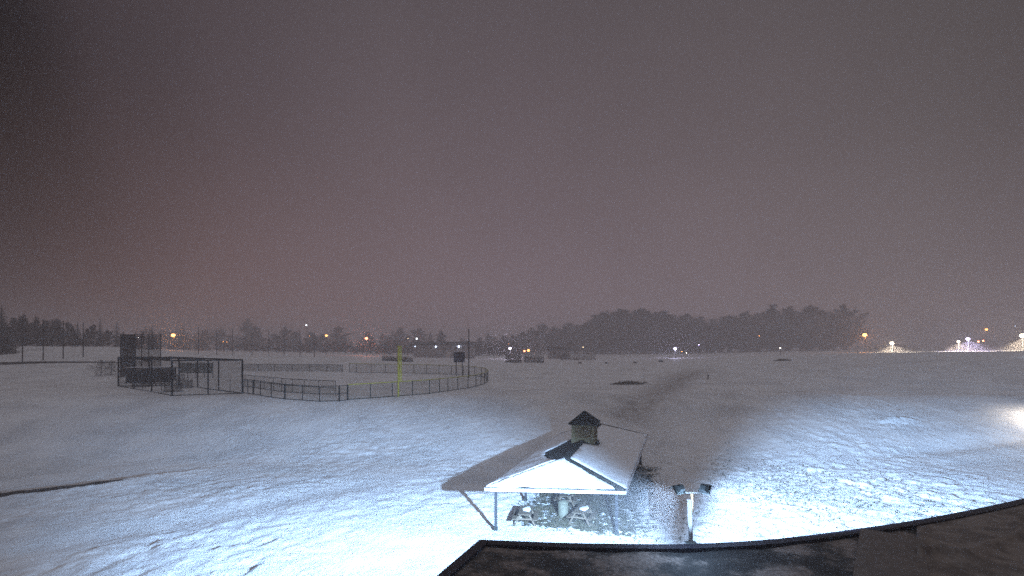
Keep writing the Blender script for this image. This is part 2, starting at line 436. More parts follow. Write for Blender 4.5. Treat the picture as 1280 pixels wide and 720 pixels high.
# roof hatch and the wrinkled tarpaulin beside it
zd = ZR-.07
hp = roof_xy(1113, 674, zd)
hatch = empty('roof_hatch', (hp.x, hp.y, zd), 'smooth grey roof hatch with sharp dark left side beside the wrinkled tarpaulin', 'roof hatch')
M['hatch'] = mat('grey hatch lid', (.13, .11, .1), .7, noise=(.1, .085, .078), nscale=5)
M['tarp'] = mat('brown tarpaulin', (.19, .165, .15), .6, noise=(.10, .085, .078), nscale=2.2, bump=.3)
def parapet_y(x):
    for p, q in zip(OUT[1:-1], OUT[2:-1]):
        if p.x <= x <= q.x: return p.y+(q.y-p.y)*(x-p.x)/(q.x-p.x)
    return OUT[-2].y
def wall_hit(k):
    """distance at which the sight line x = k*y meets the parapet"""
    y = 15.0
    for _ in range(40): y = .5*y+.5*parapet_y(k*y)
    return y
Rh = Matrix.Rotation(-math.atan2(1113-CX, F), 3, 'Z'); hl = 7.0
b_ = MB(); b_.box(hp+Rh @ Vector((0, -hl/2, .06)), (1.36, hl, .12), Rh); b_.build('curb', M['coping'], hatch)
b_ = MB(); b_.box(hp+Rh @ Vector((0.01, -hl/2, .145)), (1.42, hl+.06, .045), Rh); b_.build('lid', M['hatch'], hatch)
tb = MB(); nxx, nyy = 150, 90
for i in range(nxx+1):
    k = (1146-CX)/F+(1760-1146)/F*(i/nxx)**1.2; far_ = wall_hit(k)-.33
    for j in range(nyy+1):
        y = 5.5+(far_-5.5)*j/nyy; x = k*y; e1 = float(smooth((far_-y)/.7))
        q = 1.5*k*8-.35*y; ridge = abs(math.sin(1.1*q+.8*math.sin(.6*y)+1.3*float(vn(x*.5, y*.4, 5))))
        z = .20*float(1-ridge)**3+.07*float(vn(x*.9, y*.5, 6))+.05*float(vn(x*2.3+y, y*1.2, 8))+.10*math.exp(-((i-3)/3)**2)
        tb.v.append((x, y, zd+max(.03, .05+z*e1)))
for i in range(nxx):
    for j in range(nyy): tb.f.append((i*(nyy+1)+j, (i+1)*(nyy+1)+j, (i+1)*(nyy+1)+j+1, i*(nyy+1)+j+1))
tp = tb.build('tarpaulin', M['tarp'], smooth_=True, fix=False); tag(tp, 'wrinkled brown tarpaulin lying on the flat roof beside the grey hatch', 'tarpaulin')

# ------------------------------------------------------------------ floodlight pole on the roof edge
LY = 14.25
def lp(px, py, dy=0): return Vector(((px-CX)/F*(LY+dy), LY+dy, zpx(py, LY+dy)))
base = lp(863.5, 683); base.z = ZR+.03
fl = empty('floodlight_pole', base, 'white floodlight pole with two dark lamp heads standing on the dark roof edge', 'floodlight')
b_ = MB(); b_.tube([base, lp(862, 625.5)], .062, 14); b_.ball(lp(861.6, 625.5), .064, 12, 6, .5); b_.build('pole', M['white_paint'], fl, True)
b_ = MB(); b_.tube([lp(865.5, 640, -.01), lp(865, 618)], .034, 12); b_.tube([lp(865, 621), lp(865, 616.5)], .045, 12); b_.build('inner_pipe', M['rust'], fl, True)
b_ = MB(); b_.box((base.x, base.y, base.z+.012), (.3, .22, .024)); b_.build('base_plate', M['galv'], fl)
b_ = MB(); b_.tube([lp(854, 616), lp(876, 615.8)], .02, 10); b_.build('crossbar', M['white_paint'], fl, True)
HEADS = []
GL = glow('lit lamp glass', (.75, .9, 1.0), 12)
def head(c, az, down):
    d = Vector((math.sin(az)*math.cos(down), math.cos(az)*math.cos(down), -math.sin(down)))
    u = Vector((math.cos(az), -math.sin(az), 0)); w = u.cross(d)
    R = Matrix((u, d, w)).transposed()
    hb = MB()
    # tapered housing: back small, front wide, with a visor over the glass
    vs = []
    for y, sx, sz in ((-.13, .075, .06), (-.05, .12, .095), (.05, .145, .115)):
        vs += [c+R @ Vector((sx*i, y, sz*k)) for i, k in ((-1, -1), (1, -1), (1, 1), (-1, 1))]
    fs = [(0, 1, 2, 3)]+[(4*r+i, 4*r+(i+1) % 4, 4*r+4+(i+1) % 4, 4*r+4+i) for r in (0, 1) for i in range(4)]
    hb.add(vs, fs)
    hb.box(c+R @ Vector((0, .10, .125)), (.31, .17, .016), R)
    for k in range(5): hb.box(c+R @ Vector((-.08+.04*k, -.075, .06)), (.008, .07, .05), R)
    o = hb.build('lamp_head', M['lamp_body'], fl)
    gq = MB(); gq.box(c+R @ Vector((0, .052, 0)), (.27, .004, .21), R); g_ = gq.build('glass', GL, o); g_.location = (0, 0, 0)
    br = MB(); br.bar(c+R @ Vector((-.145, -.02, -.02)), c+R @ Vector((-.145, -.02, -.13)), .02); br.bar(c+R @ Vector((.145, -.02, -.02)), c+R @ Vector((.145, -.02, -.13)), .02)
    br.bar(c+R @ Vector((-.15, -.02, -.13)), c+R @ Vector((.15, -.02, -.13)), .02); g_ = br.build('yoke', M['lamp_grey'], o); g_.location = (0, 0, 0)
    HEADS.append((c+d*.2, d))
LAZ, LDN = math.radians(-31), math.radians(38)
RAZ, RDN = math.radians(48), math.radians(24)
head(lp(849, 611.5), LAZ, LDN); head(lp(881, 611), RAZ, RDN)
def lamp(name, kind, loc, power, col, parent=None, size=None, aim=None, blend=.3, radius=.05):
    L_ = bpy.data.lights.new(name, kind); L_.energy = power; L_.color = col
    L_.shadow_soft_size = radius
    if kind == 'SPOT': L_.spot_size = size; L_.spot_blend = blend
    o = bpy.data.objects.new(name, L_); COL.objects.link(o); o.location = loc
    if aim is not None: o.rotation_euler = Vector(aim).to_track_quat('-Z', 'Y').to_euler()
    if parent: o.parent = parent; o.location = Vector(loc)-wloc(parent)
    return o
FLOOD = (.42, .66, 1.0)
lamp('flood_beam', 'SPOT', HEADS[0][0], 170000, FLOOD, fl, math.radians(92), HEADS[0][1], .6, .14)
lamp('flood_beam', 'SPOT', HEADS[1][0], 360000, FLOOD, fl, math.radians(62), HEADS[1][1], .75, .14)
lamp('pole_fill_light', 'POINT', lp(863, 630, -.5), 170, FLOOD, fl, radius=.05)  # added fill light without a fixture, brightens the white pole from the camera side

# ------------------------------------------------------------------ the pavilion
EZ = 2.60
FLc = Vector((-1.52, 29.95, EZ)); FRc = Vector((6.28, 29.25, EZ))
BRc = Vector((12.3, 48.0, EZ)); BLc = FLc+(BRc-FRc)
sv = (BRc-FRc).normalized(); fv = (FRc-FLc).normalized()
RZ_ = 3.80
mid = (FLc+FRc)/2
A1 = mid+sv*2.85; A1.z = RZ_
A2 = (BLc+BRc)/2-sv*2.0; A2.z = RZ_
pv = empty('pavilion', ((FLc+BRc)/2).to_tuple()[:2]+(0,), 'open picnic pavilion with snowy hip roof and a small cupola in the floodlit field', 'pavilion')
r_ = MB(); th = Vector((0, 0, -.10))
for poly in ((FLc, FRc, A1), (FRc, BRc, A2, A1), (BRc, BLc, A2), (BLc, FLc, A1, A2)): r_.prism(poly, th)
roof = r_.build('roof', M['roof_metal'], pv)
fa = MB()
for p, q in ((FLc, FRc), (FRc, BRc), (BRc, BLc), (BLc, FLc)):
    d = (q-p).normalized(); nrm = Vector((d.y, -d.x, 0))*.03
    fa.bar(p+nrm+Vector((0, 0, -.115)), q+nrm+Vector((0, 0, -.115)), .05, .17)
fa.build('fascia', M['fascia'], pv)
# snow slabs, drawn in slope coordinates (u along the eave, v up the slope), with soft uneven edges
def slab(o, eu, up, outline, thick, seed):
    from mathutils.geometry import delaunay_2d_cdt
    n_ = eu.cross(up).normalized()
    if n_.z < 0: n_ = -n_
    rr = random.Random(seed); ring = []
    for (u0, v0), (u1, v1) in zip(outline, outline[1:]+outline[:1]):
        L_ = math.hypot(u1-u0, v1-v0); k = max(1, int(L_/.22))
        for i in range(k):
            t = i/k; ring.append(Vector((u0+(u1-u0)*t+rr.uniform(-.035, .035), v0+(v1-v0)*t+rr.uniform(-.035, .035))))
    us = [p.x for p in ring]; vs_ = [p.y for p in ring]; inner_ = []
    cen = Vector((sum(us)/len(us), sum(vs_)/len(vs_)))
    ring2 = [p+(cen-p).normalized()*.07 for p in ring]
    def inside(x, y):
        c = False; j = len(ring)-1
        for i in range(len(ring)):
            if (ring[i].y > y) != (ring[j].y > y) and x < (ring[j].x-ring[i].x)*(y-ring[i].y)/(ring[j].y-ring[i].y)+ring[i].x: c = not c
            j = i
        return c
    g_ = .3; x = min(us)
    while x < max(us):
        y = min(vs_)
        while y < max(vs_):
            q = Vector((x+rr.uniform(-.06, .06), y+rr.uniform(-.06, .06)))
            if inside(q.x, q.y) and min((q-p).length for p in ring) > .2: inner_.append(q)
            y += g_
        x += g_
    nR = len(ring); allp = ring2+inner_
    vv, _, ff, _, _, _ = delaunay_2d_cdt(allp, [], [list(range(nR))], 1, 1e-5)
    mb = MB()
    hgt = lambda p: thick*(.8+.35*float(vn(p.x*.7, p.y*.7, seed)))+.012*float(vn(p.x*3, p.y*3, seed+1))
    mb.v = [tuple(o+eu*p.x+up*p.y+n_*hgt(p)) for p in vv]; mb.f = [tuple(f) for f in ff]
    b0 = len(mb.v); mb.v += [tuple(o+eu*p.x+up*p.y+n_*.004) for p in ring]
    for i in range(nR): mb.f.append((b0+i, b0+(i+1) % nR, (i+1) % nR, i))
    return mb
upf = (A1-mid).normalized(); LF = (A1-mid).length; WF = (FRc-FLc).length
sl = slab(FLc, fv, upf, [(.04, .02), (1.6, .03), (2.1, .14), (3.4, .02), (4.6, .12), (5.6, .04), (WF-.55, .13), (WF/2+.10, LF-.26), (WF/2-.06, LF-.02)], .10, 21)
sl.build('roof_snow', M['cap_snow'], roof, True).location = (0, 0, 0)
mr_ = (FRc+BRc)/2; rside = (BRc-FRc).length
perp = Vector((sv.y, -sv.x, 0)); mR = A1-(A1-FRc).dot(sv)*sv
foot = FRc+sv*((A1-FRc).dot(sv)); upr = (A1-foot).normalized(); LRs = (A1-foot).length; a1 = (A1-FRc).dot(sv); a2 = (A2-FRc).dot(sv)
cu = a1+(a2-a1)*.46
sl = slab(FRc, sv, upr, [(.35, .0), (rside-.1, .0), (a2-.1, LRs-.05), (cu+1.3, LRs-.08), (cu+1.25, LRs-.9), (cu+.3, LRs-1.15), (cu-.8, LRs-1.1), (cu-1.35, LRs-.5), (cu-1.8, LRs-.2), (a1+.25, LRs-.28)], .075, 22)
sl.build('roof_snow', M['cap_snow'], roof, True).location = (0, 0, 0)
footl = FLc+sv*((A1-FLc).dot(sv)); upl = (A1-footl).normalized(); LL = (A1-footl).length; b1 = (A1-FLc).dot(sv); b2 = (A2-FLc).dot(sv)
cl = b1+(b2-b1)*.46
sl = slab(FLc, sv, upl, [(.2, .0), (b2+1.9, .0), (b2-.05, LL-.1), (cl+2.6, LL-.3), (cl+2.0, LL-1.6), (cl-.3, LL-2.1), (cl-1.6, LL-2.7), (cl-3.8, LL-2.2), (b1+1.2, LL-1.5), (b1-.25, LL-.55)], .07, 23)
sl.build('roof_snow', M['cap_snow'], roof, True).location = (0, 0, 0)
rc = MB()
for p, q in ((A1, A2), (A1, FRc), (A2, BRc), (A2, BLc)):
    up_ = Vector((0, 0, .035)); rc.bar(p+up_, q+up_, .24, .06)
rc.build('ridge_cap', M['roof_metal'], roof).location = (0, 0, 0)
# posts with brackets
posts = []
for k in range(4):
    t = .55+k*(rside-1.35)/3
    posts.append(FLc+sv*t+fv*.42+Vector((0, 0, 0))); posts.append(FRc+sv*t-fv*.55)
for p in posts:
    z0 = hz(p.x, p.y)-.1
    pb = MB(); pb.box((p.x, p.y, (z0+EZ-.05)/2+.0), (.17, .17, EZ-.05-z0)); o = pb.build('post', M['post'], pv)
    bb = MB(); bb.box((p.x, p.y, z0+.2), (.23, .23, .24)); bb.build('post_base', M['dark_steel'], o).location = (0, 0, 0)
bm_ = MB()
for a_, c_ in ((posts[0], posts[-2]), (posts[1], posts[-1])):
    bm_.bar((a_.x, a_.y, EZ-.22), (c_.x, c_.y, EZ-.22), .13, .24)
for i in range(0, 8, 2): bm_.bar((posts[i].x+.1, posts[i].y, EZ-.20), (posts[i+1].x-.1, posts[i+1].y, EZ-.20), .11, .2)
bm_.build('beam', M['timber'], pv)
# cupola on the ridge
cc = A1+(A2-A1)*.46; ca = math.atan2(sv.y, sv.x)
Rz = Matrix.Rotation(ca, 3, 'Z')
cb = MB(); cb.box((cc.x, cc.y, 4.18), (1.5, 1.5, 1.5), Rz); cup = cb.build('cupola', M['olive'], pv)
tb_ = MB()
for i, k in ((-1, -1), (-1, 1), (1, -1), (1, 1)):
    tb_.box(Vector((cc.x, cc.y, 4.18))+Rz @ Vector((.76*i, .76*k, 0)), (.12, .12, 1.5), Rz)
for k in (-1, 1):
    for ax in (0, 1):
        off = Vector((.76*k, 0, 0)) if ax == 0 else Vector((0, .76*k, 0)); sz = (.05, 1.4, .14) if ax == 0 else (1.4, .05, .14)
        tb_.box(Vector((cc.x, cc.y, 4.86))+Rz @ off, sz, Rz); tb_.box(Vector((cc.x, cc.y, 3.92))+Rz @ off, sz, Rz)
tb_.build('cupola_trim', M['olive'], cup).location = (0, 0, 0)
lv = MB()
for k in (-1, 1):
    for ax in (0, 1):
        for j in range(8):
            z = 4.06+j*.095; off = Vector((.765*k, 0, 0)) if ax == 0 else Vector((0, .765*k, 0))
            tilt = Matrix.Rotation(.6*k*(1 if ax == 0 else -1), 3, 'Y' if ax == 0 else 'X')
            lv.box(Vector((cc.x, cc.y, z))+Rz @ off, (.02, 1.12, .1) if ax == 0 else (1.12, .02, .1), Rz @ tilt)
lv.build('louvre', M['louvre'], cup).location = (0, 0, 0)
cr_ = MB(); e_ = 1.0; ze = 4.95
cor = [Vector((cc.x, cc.y, ze))+Rz @ Vector((e_*i, e_*k, 0)) for i, k in ((-1, -1), (1, -1), (1, 1), (-1, 1))]; tip = Vector((cc.x, cc.y, 5.85))
cr_.add(cor+[c+Vector((0, 0, .07)) for c in cor]+[tip], [(3, 2, 1, 0)]+[(i, (i+1) % 4, 4+(i+1) % 4, 4+i) for i in range(4)]+[(4+i, 4+(i+1) % 4, 8) for i in range(4)])
for i in range(4): cr_.bar(cor[i]+Vector((0, 0, .08)), tip+Vector((0, 0, .02)), .07)
cr_.build('cupola_roof', M['roof_metal'], cup).location = (0, 0, 0)

# picnic tables and a bin under the roof
def picnic(loc, rz, label):
    t = empty('picnic_table', loc, label, 'picnic table', 'picnic tables under the pavilion'); R = Matrix.Rotation(rz, 3, 'Z'); c = Vector(loc)
    P = lambda x, y, z: c+R @ Vector((x, y, z))
    b = MB()
    for k in range(5): b.box(P(0, -.32+.16*k, .74), (1.85, .145, .04), R)
    top = b.build('table_top', M['timber'], t)
    for s_ in (-1, 1):
        b = MB(); b.box(P(0, .62*s_, .44), (1.85, .26, .04), R); b.build('seat', M['timber'], t)
    for s_ in (-1, 1):
        b = MB()
        b.bar(P(.65*s_, -.62, 0), P(.65*s_, -.22, .72), .07, .09); b.bar(P(.65*s_, .62, 0), P(.65*s_, .22, .72), .07, .09)
        b.bar(P(.65*s_, -.74, .40), P(.65*s_, .74, .40), .05, .09); b.bar(P(.65*s_, -.36, .70), P(.65*s_, .36, .70), .05, .05)
        b.build('leg_frame', M['timber'], t)
    sn = slab(P(-.9, -.36, .762), R @ Vector((1, 0, 0)), R @ Vector((0, 1, 0)), [(.5, .12), (1.1, .05), (1.6, .2), (1.45, .42), (1.0, .6), (.62, .44)], .03, int(loc[0]*10) % 50+3)
    sn.build('snow_dusting', M['cap_snow'], top, True).location = (0, 0, 0)
    return t
ang = math.atan2(sv.y, sv.x)
def pav(u, v): p = mid+fv*u+sv*v; return (p.x, p.y, hz(p.x, p.y))
picnic(pav(-2.2, 2.1), ang+.2, 'brown picnic table nearest the front left pavilion post')
picnic(pav(1.1, 2.6), ang-.1, 'brown picnic table behind the front right pavilion post')
picnic(pav(-.6, 6.2), ang+.1, 'brown picnic table in the dark middle beneath the pavilion cupola')
bp_ = at(704, 646)
bn = empty('litter_bin', bp_, 'pale round litter bin standing under the pavilion front', 'litter bin')
b = MB(); b.tube([bp_+Vector((0, 0, -.05)), bp_+Vector((0, 0, .1)), bp_+Vector((0, 0, .85))], [.31, .32, .32], 18); b.build('drum', M['bin'], bn, True)
b = MB(); b.tube([bp_+Vector((0, 0, .85)), bp_+Vector((0, 0, .9)), bp_+Vector((0, 0, 1.02))], [.35, .36, .12], 18); b.build('lid', M['bin'], bn, True)

# ------------------------------------------------------------------ ball field
def resample(pts, step):
    pts = [Vector(p) for p in pts]; sm = []
    for i in range(len(pts)-1):
        p0, p1, p2, p3 = pts[max(i-1, 0)], pts[i], pts[i+1], pts[min(i+2, len(pts)-1)]
        for k in range(12):
            t = k/12; sm.append(.5*((2*p1)+(p2-p0)*t+(2*p0-5*p1+4*p2-p3)*t*t+(3*p1-p0-3*p2+p3)*t**3))
    sm.append(pts[-1]); out = [sm[0]]; acc = 0
    for a_, b_ in zip(sm, sm[1:]):
        d = Vector((b_.x-a_.x, b_.y-a_.y, 0)).length; acc += d
        if acc >= step: out.append(b_); acc = 0
    if (out[-1]-sm[-1]).length > step*.4: out.append(sm[-1])
    return [Vector((p.x, p.y, hz(p.x, p.y))) for p in out]
def fence(name, pix, height, label, cat='fence', step=2.6, post_r=.06, net='chain', cap=None, rails=(1.0,), pm='green_steel', group=None, thick=()):
    P = resample([at(*q) for q in pix], step)
    root = empty(name, P[0], label, cat, group)
    for i, p in enumerate(P[:99]):
        b = MB(); rr = post_r*(1.8 if i in thick else 1); b.tube([p+Vector((0, 0, -.2)), p+Vector((0, 0, height+.04))], rr, 6); b.build('post', M[pm], root)
    for f in rails:
        b = MB(); b.tube([p+Vector((0, 0, height*f)) for p in P], .042, 5); b.build('rail', M[pm], root)
    sheet('wire_mesh', [(p, q, .05, height) for p, q in zip(P, P[1:])], NET[net], root)
    if cap:
        b = MB()
        for p, q in zip(P[cap[0]:cap[1]], P[cap[0]+1:cap[1]]): b.tube([p+Vector((0, 0, height+.02)), q+Vector((0, 0, height+.02))], .055, 6)
        b.build('cap_rail', M['yellow'], root)
    return root, P
fence('outfield_fence', [(435, 500), (456, 498.7), (477, 497), (497, 495.5), (517, 494), (533, 492.8), (548, 490.6), (562, 488.5), (573, 487), (583, 485.6), (596, 483), (607, 479), (610, 475.5), (604, 471.5), (586, 469), (557, 467.8), (533, 467), (505, 466.5), (470, 466), (437, 465.5)],
      1.85, 'curved chain link outfield fence with yellow cap rail around the ball field', cap=(0, 40), net='chain', rails=(1, .03))
fence('side_fence', [(304, 491), (322, 494), (345, 498), (369, 500), (409, 502.5), (434, 500.5)], 1.85, 'dark chain link fence running from the batting cage to the yellow capped fence', net='chain', rails=(1, .5, .03), pm='dark_steel', thick=(2, 5, 8), step=2.2)
fence('dugout_fence', [(306, 483), (330, 486), (360, 489.5), (395, 492.5), (428, 494.5)], 1.8, 'thin inner fence line standing just behind the dark side fence', net='chain', rails=(1, .5), pm='dark_steel', step=2.8, post_r=.035)
fence('distant_fence', [(302, 464), (335, 464), (368, 464.5), (400, 464.5), (432, 465)], 1.5, 'faint distant fence crossing the snow behind the ball field', net='chain_dark', rails=(1,), step=3.2)
fence('low_rail_fence', [(-30, 442), (3, 442), (27, 442)], 2.1, 'short dark fence with top rail at the far left below the conifers', net='chain', rails=(1, .97), pm='dark_steel', step=4.2, post_r=.09)

# foul pole
fp = at(498, 496)
fo = empty('foul_pole', fp, 'tall yellow foul pole with narrow mesh wing on the outfield fence', 'foul pole')
b = MB(); topz = zpx(432, fp.y); b.tube([fp+Vector((0, 0, -.2)), Vector((fp.x, fp.y, topz))], .11, 10); b.build('pole', M['yellow'], fo, True)
b = MB(); x0, x1 = fp.x+.1, fp.x+.42
for z in np.linspace(fp.z+1.9, topz-.05, 8): b.tube([(x0-.05, fp.y, z), (x1, fp.y, z)], .02, 5)
b.tube([(x1, fp.y, fp.z+1.9), (x1, fp.y, topz-.05)], .03, 5); b.build('wing_frame', M['yellow'], fo)
M['ywire'] = netting('yellow wire', (.5, .46, .06), .06, .7)
sheet('wing_mesh', [((x0, fp.y, fp.z), (x1, fp.y, fp.z), 1.9, topz-.05-fp.z)], M['ywire'], fo)

# scoreboard and lone pole
sb = at(574, 470)
so = empty('scoreboard', sb, 'dark scoreboard on two legs behind the outfield fence', 'scoreboard')
sc_ = sb.y/F
zb0, zb1 = zpx(452.5, sb.y), zpx(440.5, sb.y)
b = MB(); b.box((sb.x, sb.y, (zb0+zb1)/2), (13*sc_, .3, zb1-zb0)); pn = b.build('board_panel', M['board'], so)
b = MB()
for z in (zb0, zb1): b.box((sb.x, sb.y-.02, z), (13*sc_+.12, .36, .1))
for s_ in (-1, 1): b.box((sb.x+s_*6.5*sc_, sb.y-.02, (zb0+zb1)/2), (.1, .36, zb1-zb0-.1))
b.build('board_frame', M['dark_steel'], so)
M['digit'] = mat('unlit digit panel', (.10, .11, .16), .4, noise=(.07, .075, .12))
for i, k in ((-.28, .22), (.28, .22), (0, -.18)):
    b = MB(); b.box((sb.x+i*13*sc_, sb.y-.165, (zb0+zb1)/2+k*(zb1-zb0)), (3.2*sc_, .04, .34)); b.build('digit_panel', M['digit'], pn).location = (0, 0, 0)
for s_ in (-.3, .3):
    p = Vector((sb.x+s_*13*sc_, sb.y+.1, 0)); b = MB(); b.box((p.x, p.y, (sb.z-.3+zb1)/2), (.17, .2, zb1-sb.z+.3)); b.build('leg', M['dark_steel'], so)
def pole(name, px, pytop, base_, r, label, cat, group=None, m='dark_steel', arm=False):
    o = empty(name, base_, label, cat, group); zt = zpx(pytop, base_.y); b = MB()
    b.tube([base_+Vector((0, 0, -.3)), Vector((base_.x, base_.y, zt))], [r, r*.75], 8); b.build('shaft', M[m], o, True)
    b = MB(); b.tube([Vector((base_.x, base_.y, zt)), Vector((base_.x, base_.y, zt+.12))], [r*1.3, r*.7], 8); b.build('pole_cap', M[m], o, True)
    return o
pole('tall_pole', 586, 412, at(586, 472), .12, 'tall thin lone pole just right of the scoreboard', 'pole')
for px, yt, Y in [(248, 409, 150), (271, 411, 152), (291, 411, 154), (315, 412, 157), (336, 413, 160), (355, 413, 163), (375, 415, 166), (393, 416, 169)]:
    pole('net_pole', px, yt, on(px, Y), .10, 'thin dark pole in the row of net poles behind the batting cage', 'net pole', 'row of net poles behind the batting cage')
for px, yt, Y in [(28, 401, 116), (54, 400, 118), (79, 402, 120), (104, 404, 122)]:
    pole('net_pole', px, yt, on(px, Y), .12, 'thin dark pole in the left row of net poles before the conifers', 'net pole', 'left row of net poles before the conifers')

# batting cage
cA, cB, cC = at(215, 495), at(303, 492), at(148, 483)
cE = cB+(cC-cA); cE.z = hz(cE.x, cE.y)
CH = 4.5
cg = empty('batting_cage', cA, 'long dark batting cage of steel frame and thin black netting', 'batting cage')
def lerp(p, q, t): r = p+(q-p)*t; r.z = hz(r.x, r.y); return r
def up(p, z): return Vector((p.x, p.y, p.z+z))
zt = (cA.z+cB.z+cC.z+cE.z)/4+CH
def tp_(p): return Vector((p.x, p.y, p.z+CH))
cps = [lerp(cA, cC, t) for t in (0, .333, .666, 1)]+[lerp(cB, cE, t) for t in (0, .333, .666, 1)]+[lerp(cA, cB, .5), lerp(cC, cE, .5)]
for i, p in enumerate(cps):
    b = MB(); b.tube([up(p, -.2), tp_(p)], .12 if i in (0, 3, 4, 7) else .09, 8); b.build('post', M['dark_steel'], cg)
for t in (.166, .5, .833):
    for a_, c_ in ((cA, cC), (cB, cE)):
        p = lerp(a_, c_, t); b = MB(); b.tube([up(p, -.1), up(p, 1.9)], .03, 6); b.build('stake', M['dark_steel'], cg)
b = MB()
for a_, c_ in ((cA, cB), (cA, cC), (cB, cE), (cC, cE)):
    b.tube([tp_(a_), tp_(c_)], .10, 6); b.tube([up(a_, .06), up(c_, .06)], .06, 6)
m1, m2 = lerp(cA, cB, .5), lerp(cC, cE, .5); b.tube([tp_(m1), tp_(m2)], .05, 6)
b.build('frame_rail', M['dark_steel'], cg)
sheet('side_net', [(a_, c_, .05, CH-.03) for a_, c_ in ((cA, cB), (cA, cC), (cB, cE), (cC, cE))], NET['cage'], cg)
b = MB()   # netting drawn up in a heavy roll along the back of the roof frame
for a_, c_, r0, t0 in ((cC, cE, .25, 0), (cA, cC, .14, .35), (cE, cB, .12, 0)):
    pts = [tp_(a_+(c_-a_)*t)+Vector((0, 0, -.12-.08*math.sin(t*19))) for t in np.linspace(t0, 1 if a_ is not cE else .45, 24)]
    b.tube(pts, [r0*(.8+.3*math.sin(i*1.7)) for i in range(24)], 7)
b.build('gathered_net', M['dark_steel'], cg)

def screen(t, u, label):
    p = lerp(lerp(cA, cC, t), lerp(cB, cE, t), u); o = empty('practice_screen', p, label, 'practice screen', 'practice screens in the batting cage')
    d = (cB-cA); d.z = 0; d = d.normalized()*1.05; b = MB()
    P_ = [p-d+Vector((0, 0, .05)), p+d+Vector((0, 0, .05)), p+d+Vector((0, 0, 1.2)), p+Vector((0, 0, 1.2)), p+Vector((0, 0, 2.1)), p-d+Vector((0, 0, 2.1)), p-d+Vector((0, 0, .05))]
    b.tube(P_, .04, 6); q = Vector((-d.y, d.x, 0))*.5
    for e in (-1, 1): b.tube([p+d*e+q+Vector((0, 0, .04)), p+d*e-q+Vector((0, 0, .04))], .04, 6)
    b.build('frame', M['dark_steel'], o)
    sheet('net', [(p-d, p, .05, 2.1), (p, p+d, .05, 1.2)], NET['rear0'], o)
NET['rear0'] = netting('practice screen net', (.006, .008, .008), .05, .6)
screen(.30, .28, 'dark practice screen nearest in the left lane of the batting cage')
screen(.62, .74, 'dark practice screen in the right lane of the batting cage')
screen(.86, .25, 'dark practice screen deepest in the left lane of the batting cage')
# backstop: tall net on poles, one wing nearly edge on
bA, bB, bC, bD = at(151, 472), at(169, 469.5), at(186, 467), at(201, 465)
bk = empty('backstop', bA, 'tall dark backstop of net panels on poles behind the batting cage', 'backstop')
for p, r in ((bA, .12), (at(159, 471), .09), (bB, .12), (at(177, 468), .08), (bC, .09), (bD, .08)):
    b = MB(); b.tube([up(p, -.2), Vector((p.x, p.y, zpx(418, p.y)))], r, 8); b.build('post', M['dark_steel'], bk)
for py in (418.2, 436, 452):
    b = MB(); b.tube([Vector((p.x, p.y, zpx(py, p.y))) for p in (bA, bB, bC, bD)], .05, 6); b.build('rail', M['dark_steel'], bk)
NET['wing'] = netting('heavy black net', (.004, .005, .005), .045, 1.45)
sheet('wing_net', [(bA, bB, .1, zpx(418.5, bA.y)-bA.z)], NET['wing'], bk)
NET['rear'] = netting('thin black net', (.005, .006, .006), .045, .5)
sheet('rear_net', [(bB, bC, .1, zpx(418.5, bC.y)-bC.z), (bC, bD, .1, zpx(418.5, bD.y)-bD.z)], NET['rear'], bk)

# dugout beyond the cage
dA, dB = at(158, 479), at(216, 477)
dv = (dB-dA); dv.z = 0; dl = dv.length; dx_ = dv.normalized(); dn = Vector((-dx_.y, dx_.x, 0))
dg = empty('dugout', dA, 'low dark dugout with snowy flat roof behind the batting cage end', 'dugout')
zb = (dA.z+dB.z)/2; Rd = Matrix.Rotation(math.atan2(dx_.y, dx_.x), 3, 'Z')
dc = dA+dx_*dl/2+dn*1.3; 
for t in (0, .33, .67, 1):
    for s_ in (0, 2.5):
        p = dA+dx_*dl*t+dn*s_; b = MB(); b.box((p.x, p.y, zb+1.15), (.14, .14, 2.6), Rd); b.build('post', M['dark_steel'], dg)
b = MB(); b.box((dc.x, dc.y, zb+2.5), (dl+.5, 3.0, .16), Rd); rf = b.build('roof', M['shingle'], dg)
sl = slab(Vector((dc.x, dc.y, zb+2.585))-Rd @ Vector(((dl+.4)/2, 1.42, 0)), Rd @ Vector((1, 0, 0)), Rd @ Vector((0, 1, 0)), [(0, 0), (dl+.4, 0), (dl+.4, 2.8), (0, 2.8)], .12, 31)
sl.build('roof_snow', M['cap_snow'], rf, True).location = (0, 0, 0)
NET['wallmesh'] = netting('dark dugout mesh', (.006, .012, .01), .05, .95)
sheet('back_wall', [(dA+dn*2.4, dB+dn*2.4, .1, 2.3)], NET['wallmesh'], dg)
for s_ in (0, 1):
    e = dA+dx_*dl*s_; sheet('end_wall', [(e+dn*.1, e+dn*2.4, .1, 2.3)], NET['wallmesh'], dg)
b = MB(); b.box((dc.x+dn.x*.7, dc.y+dn.y*.7, zb+.45), (dl-.6, .4, .06), Rd); b.build('bench', M['timber'], dg)
sheet('front_mesh', [(dA+dx_*.1, dB-dx_*.1, .1, 2.2)], NET['dense'], dg)

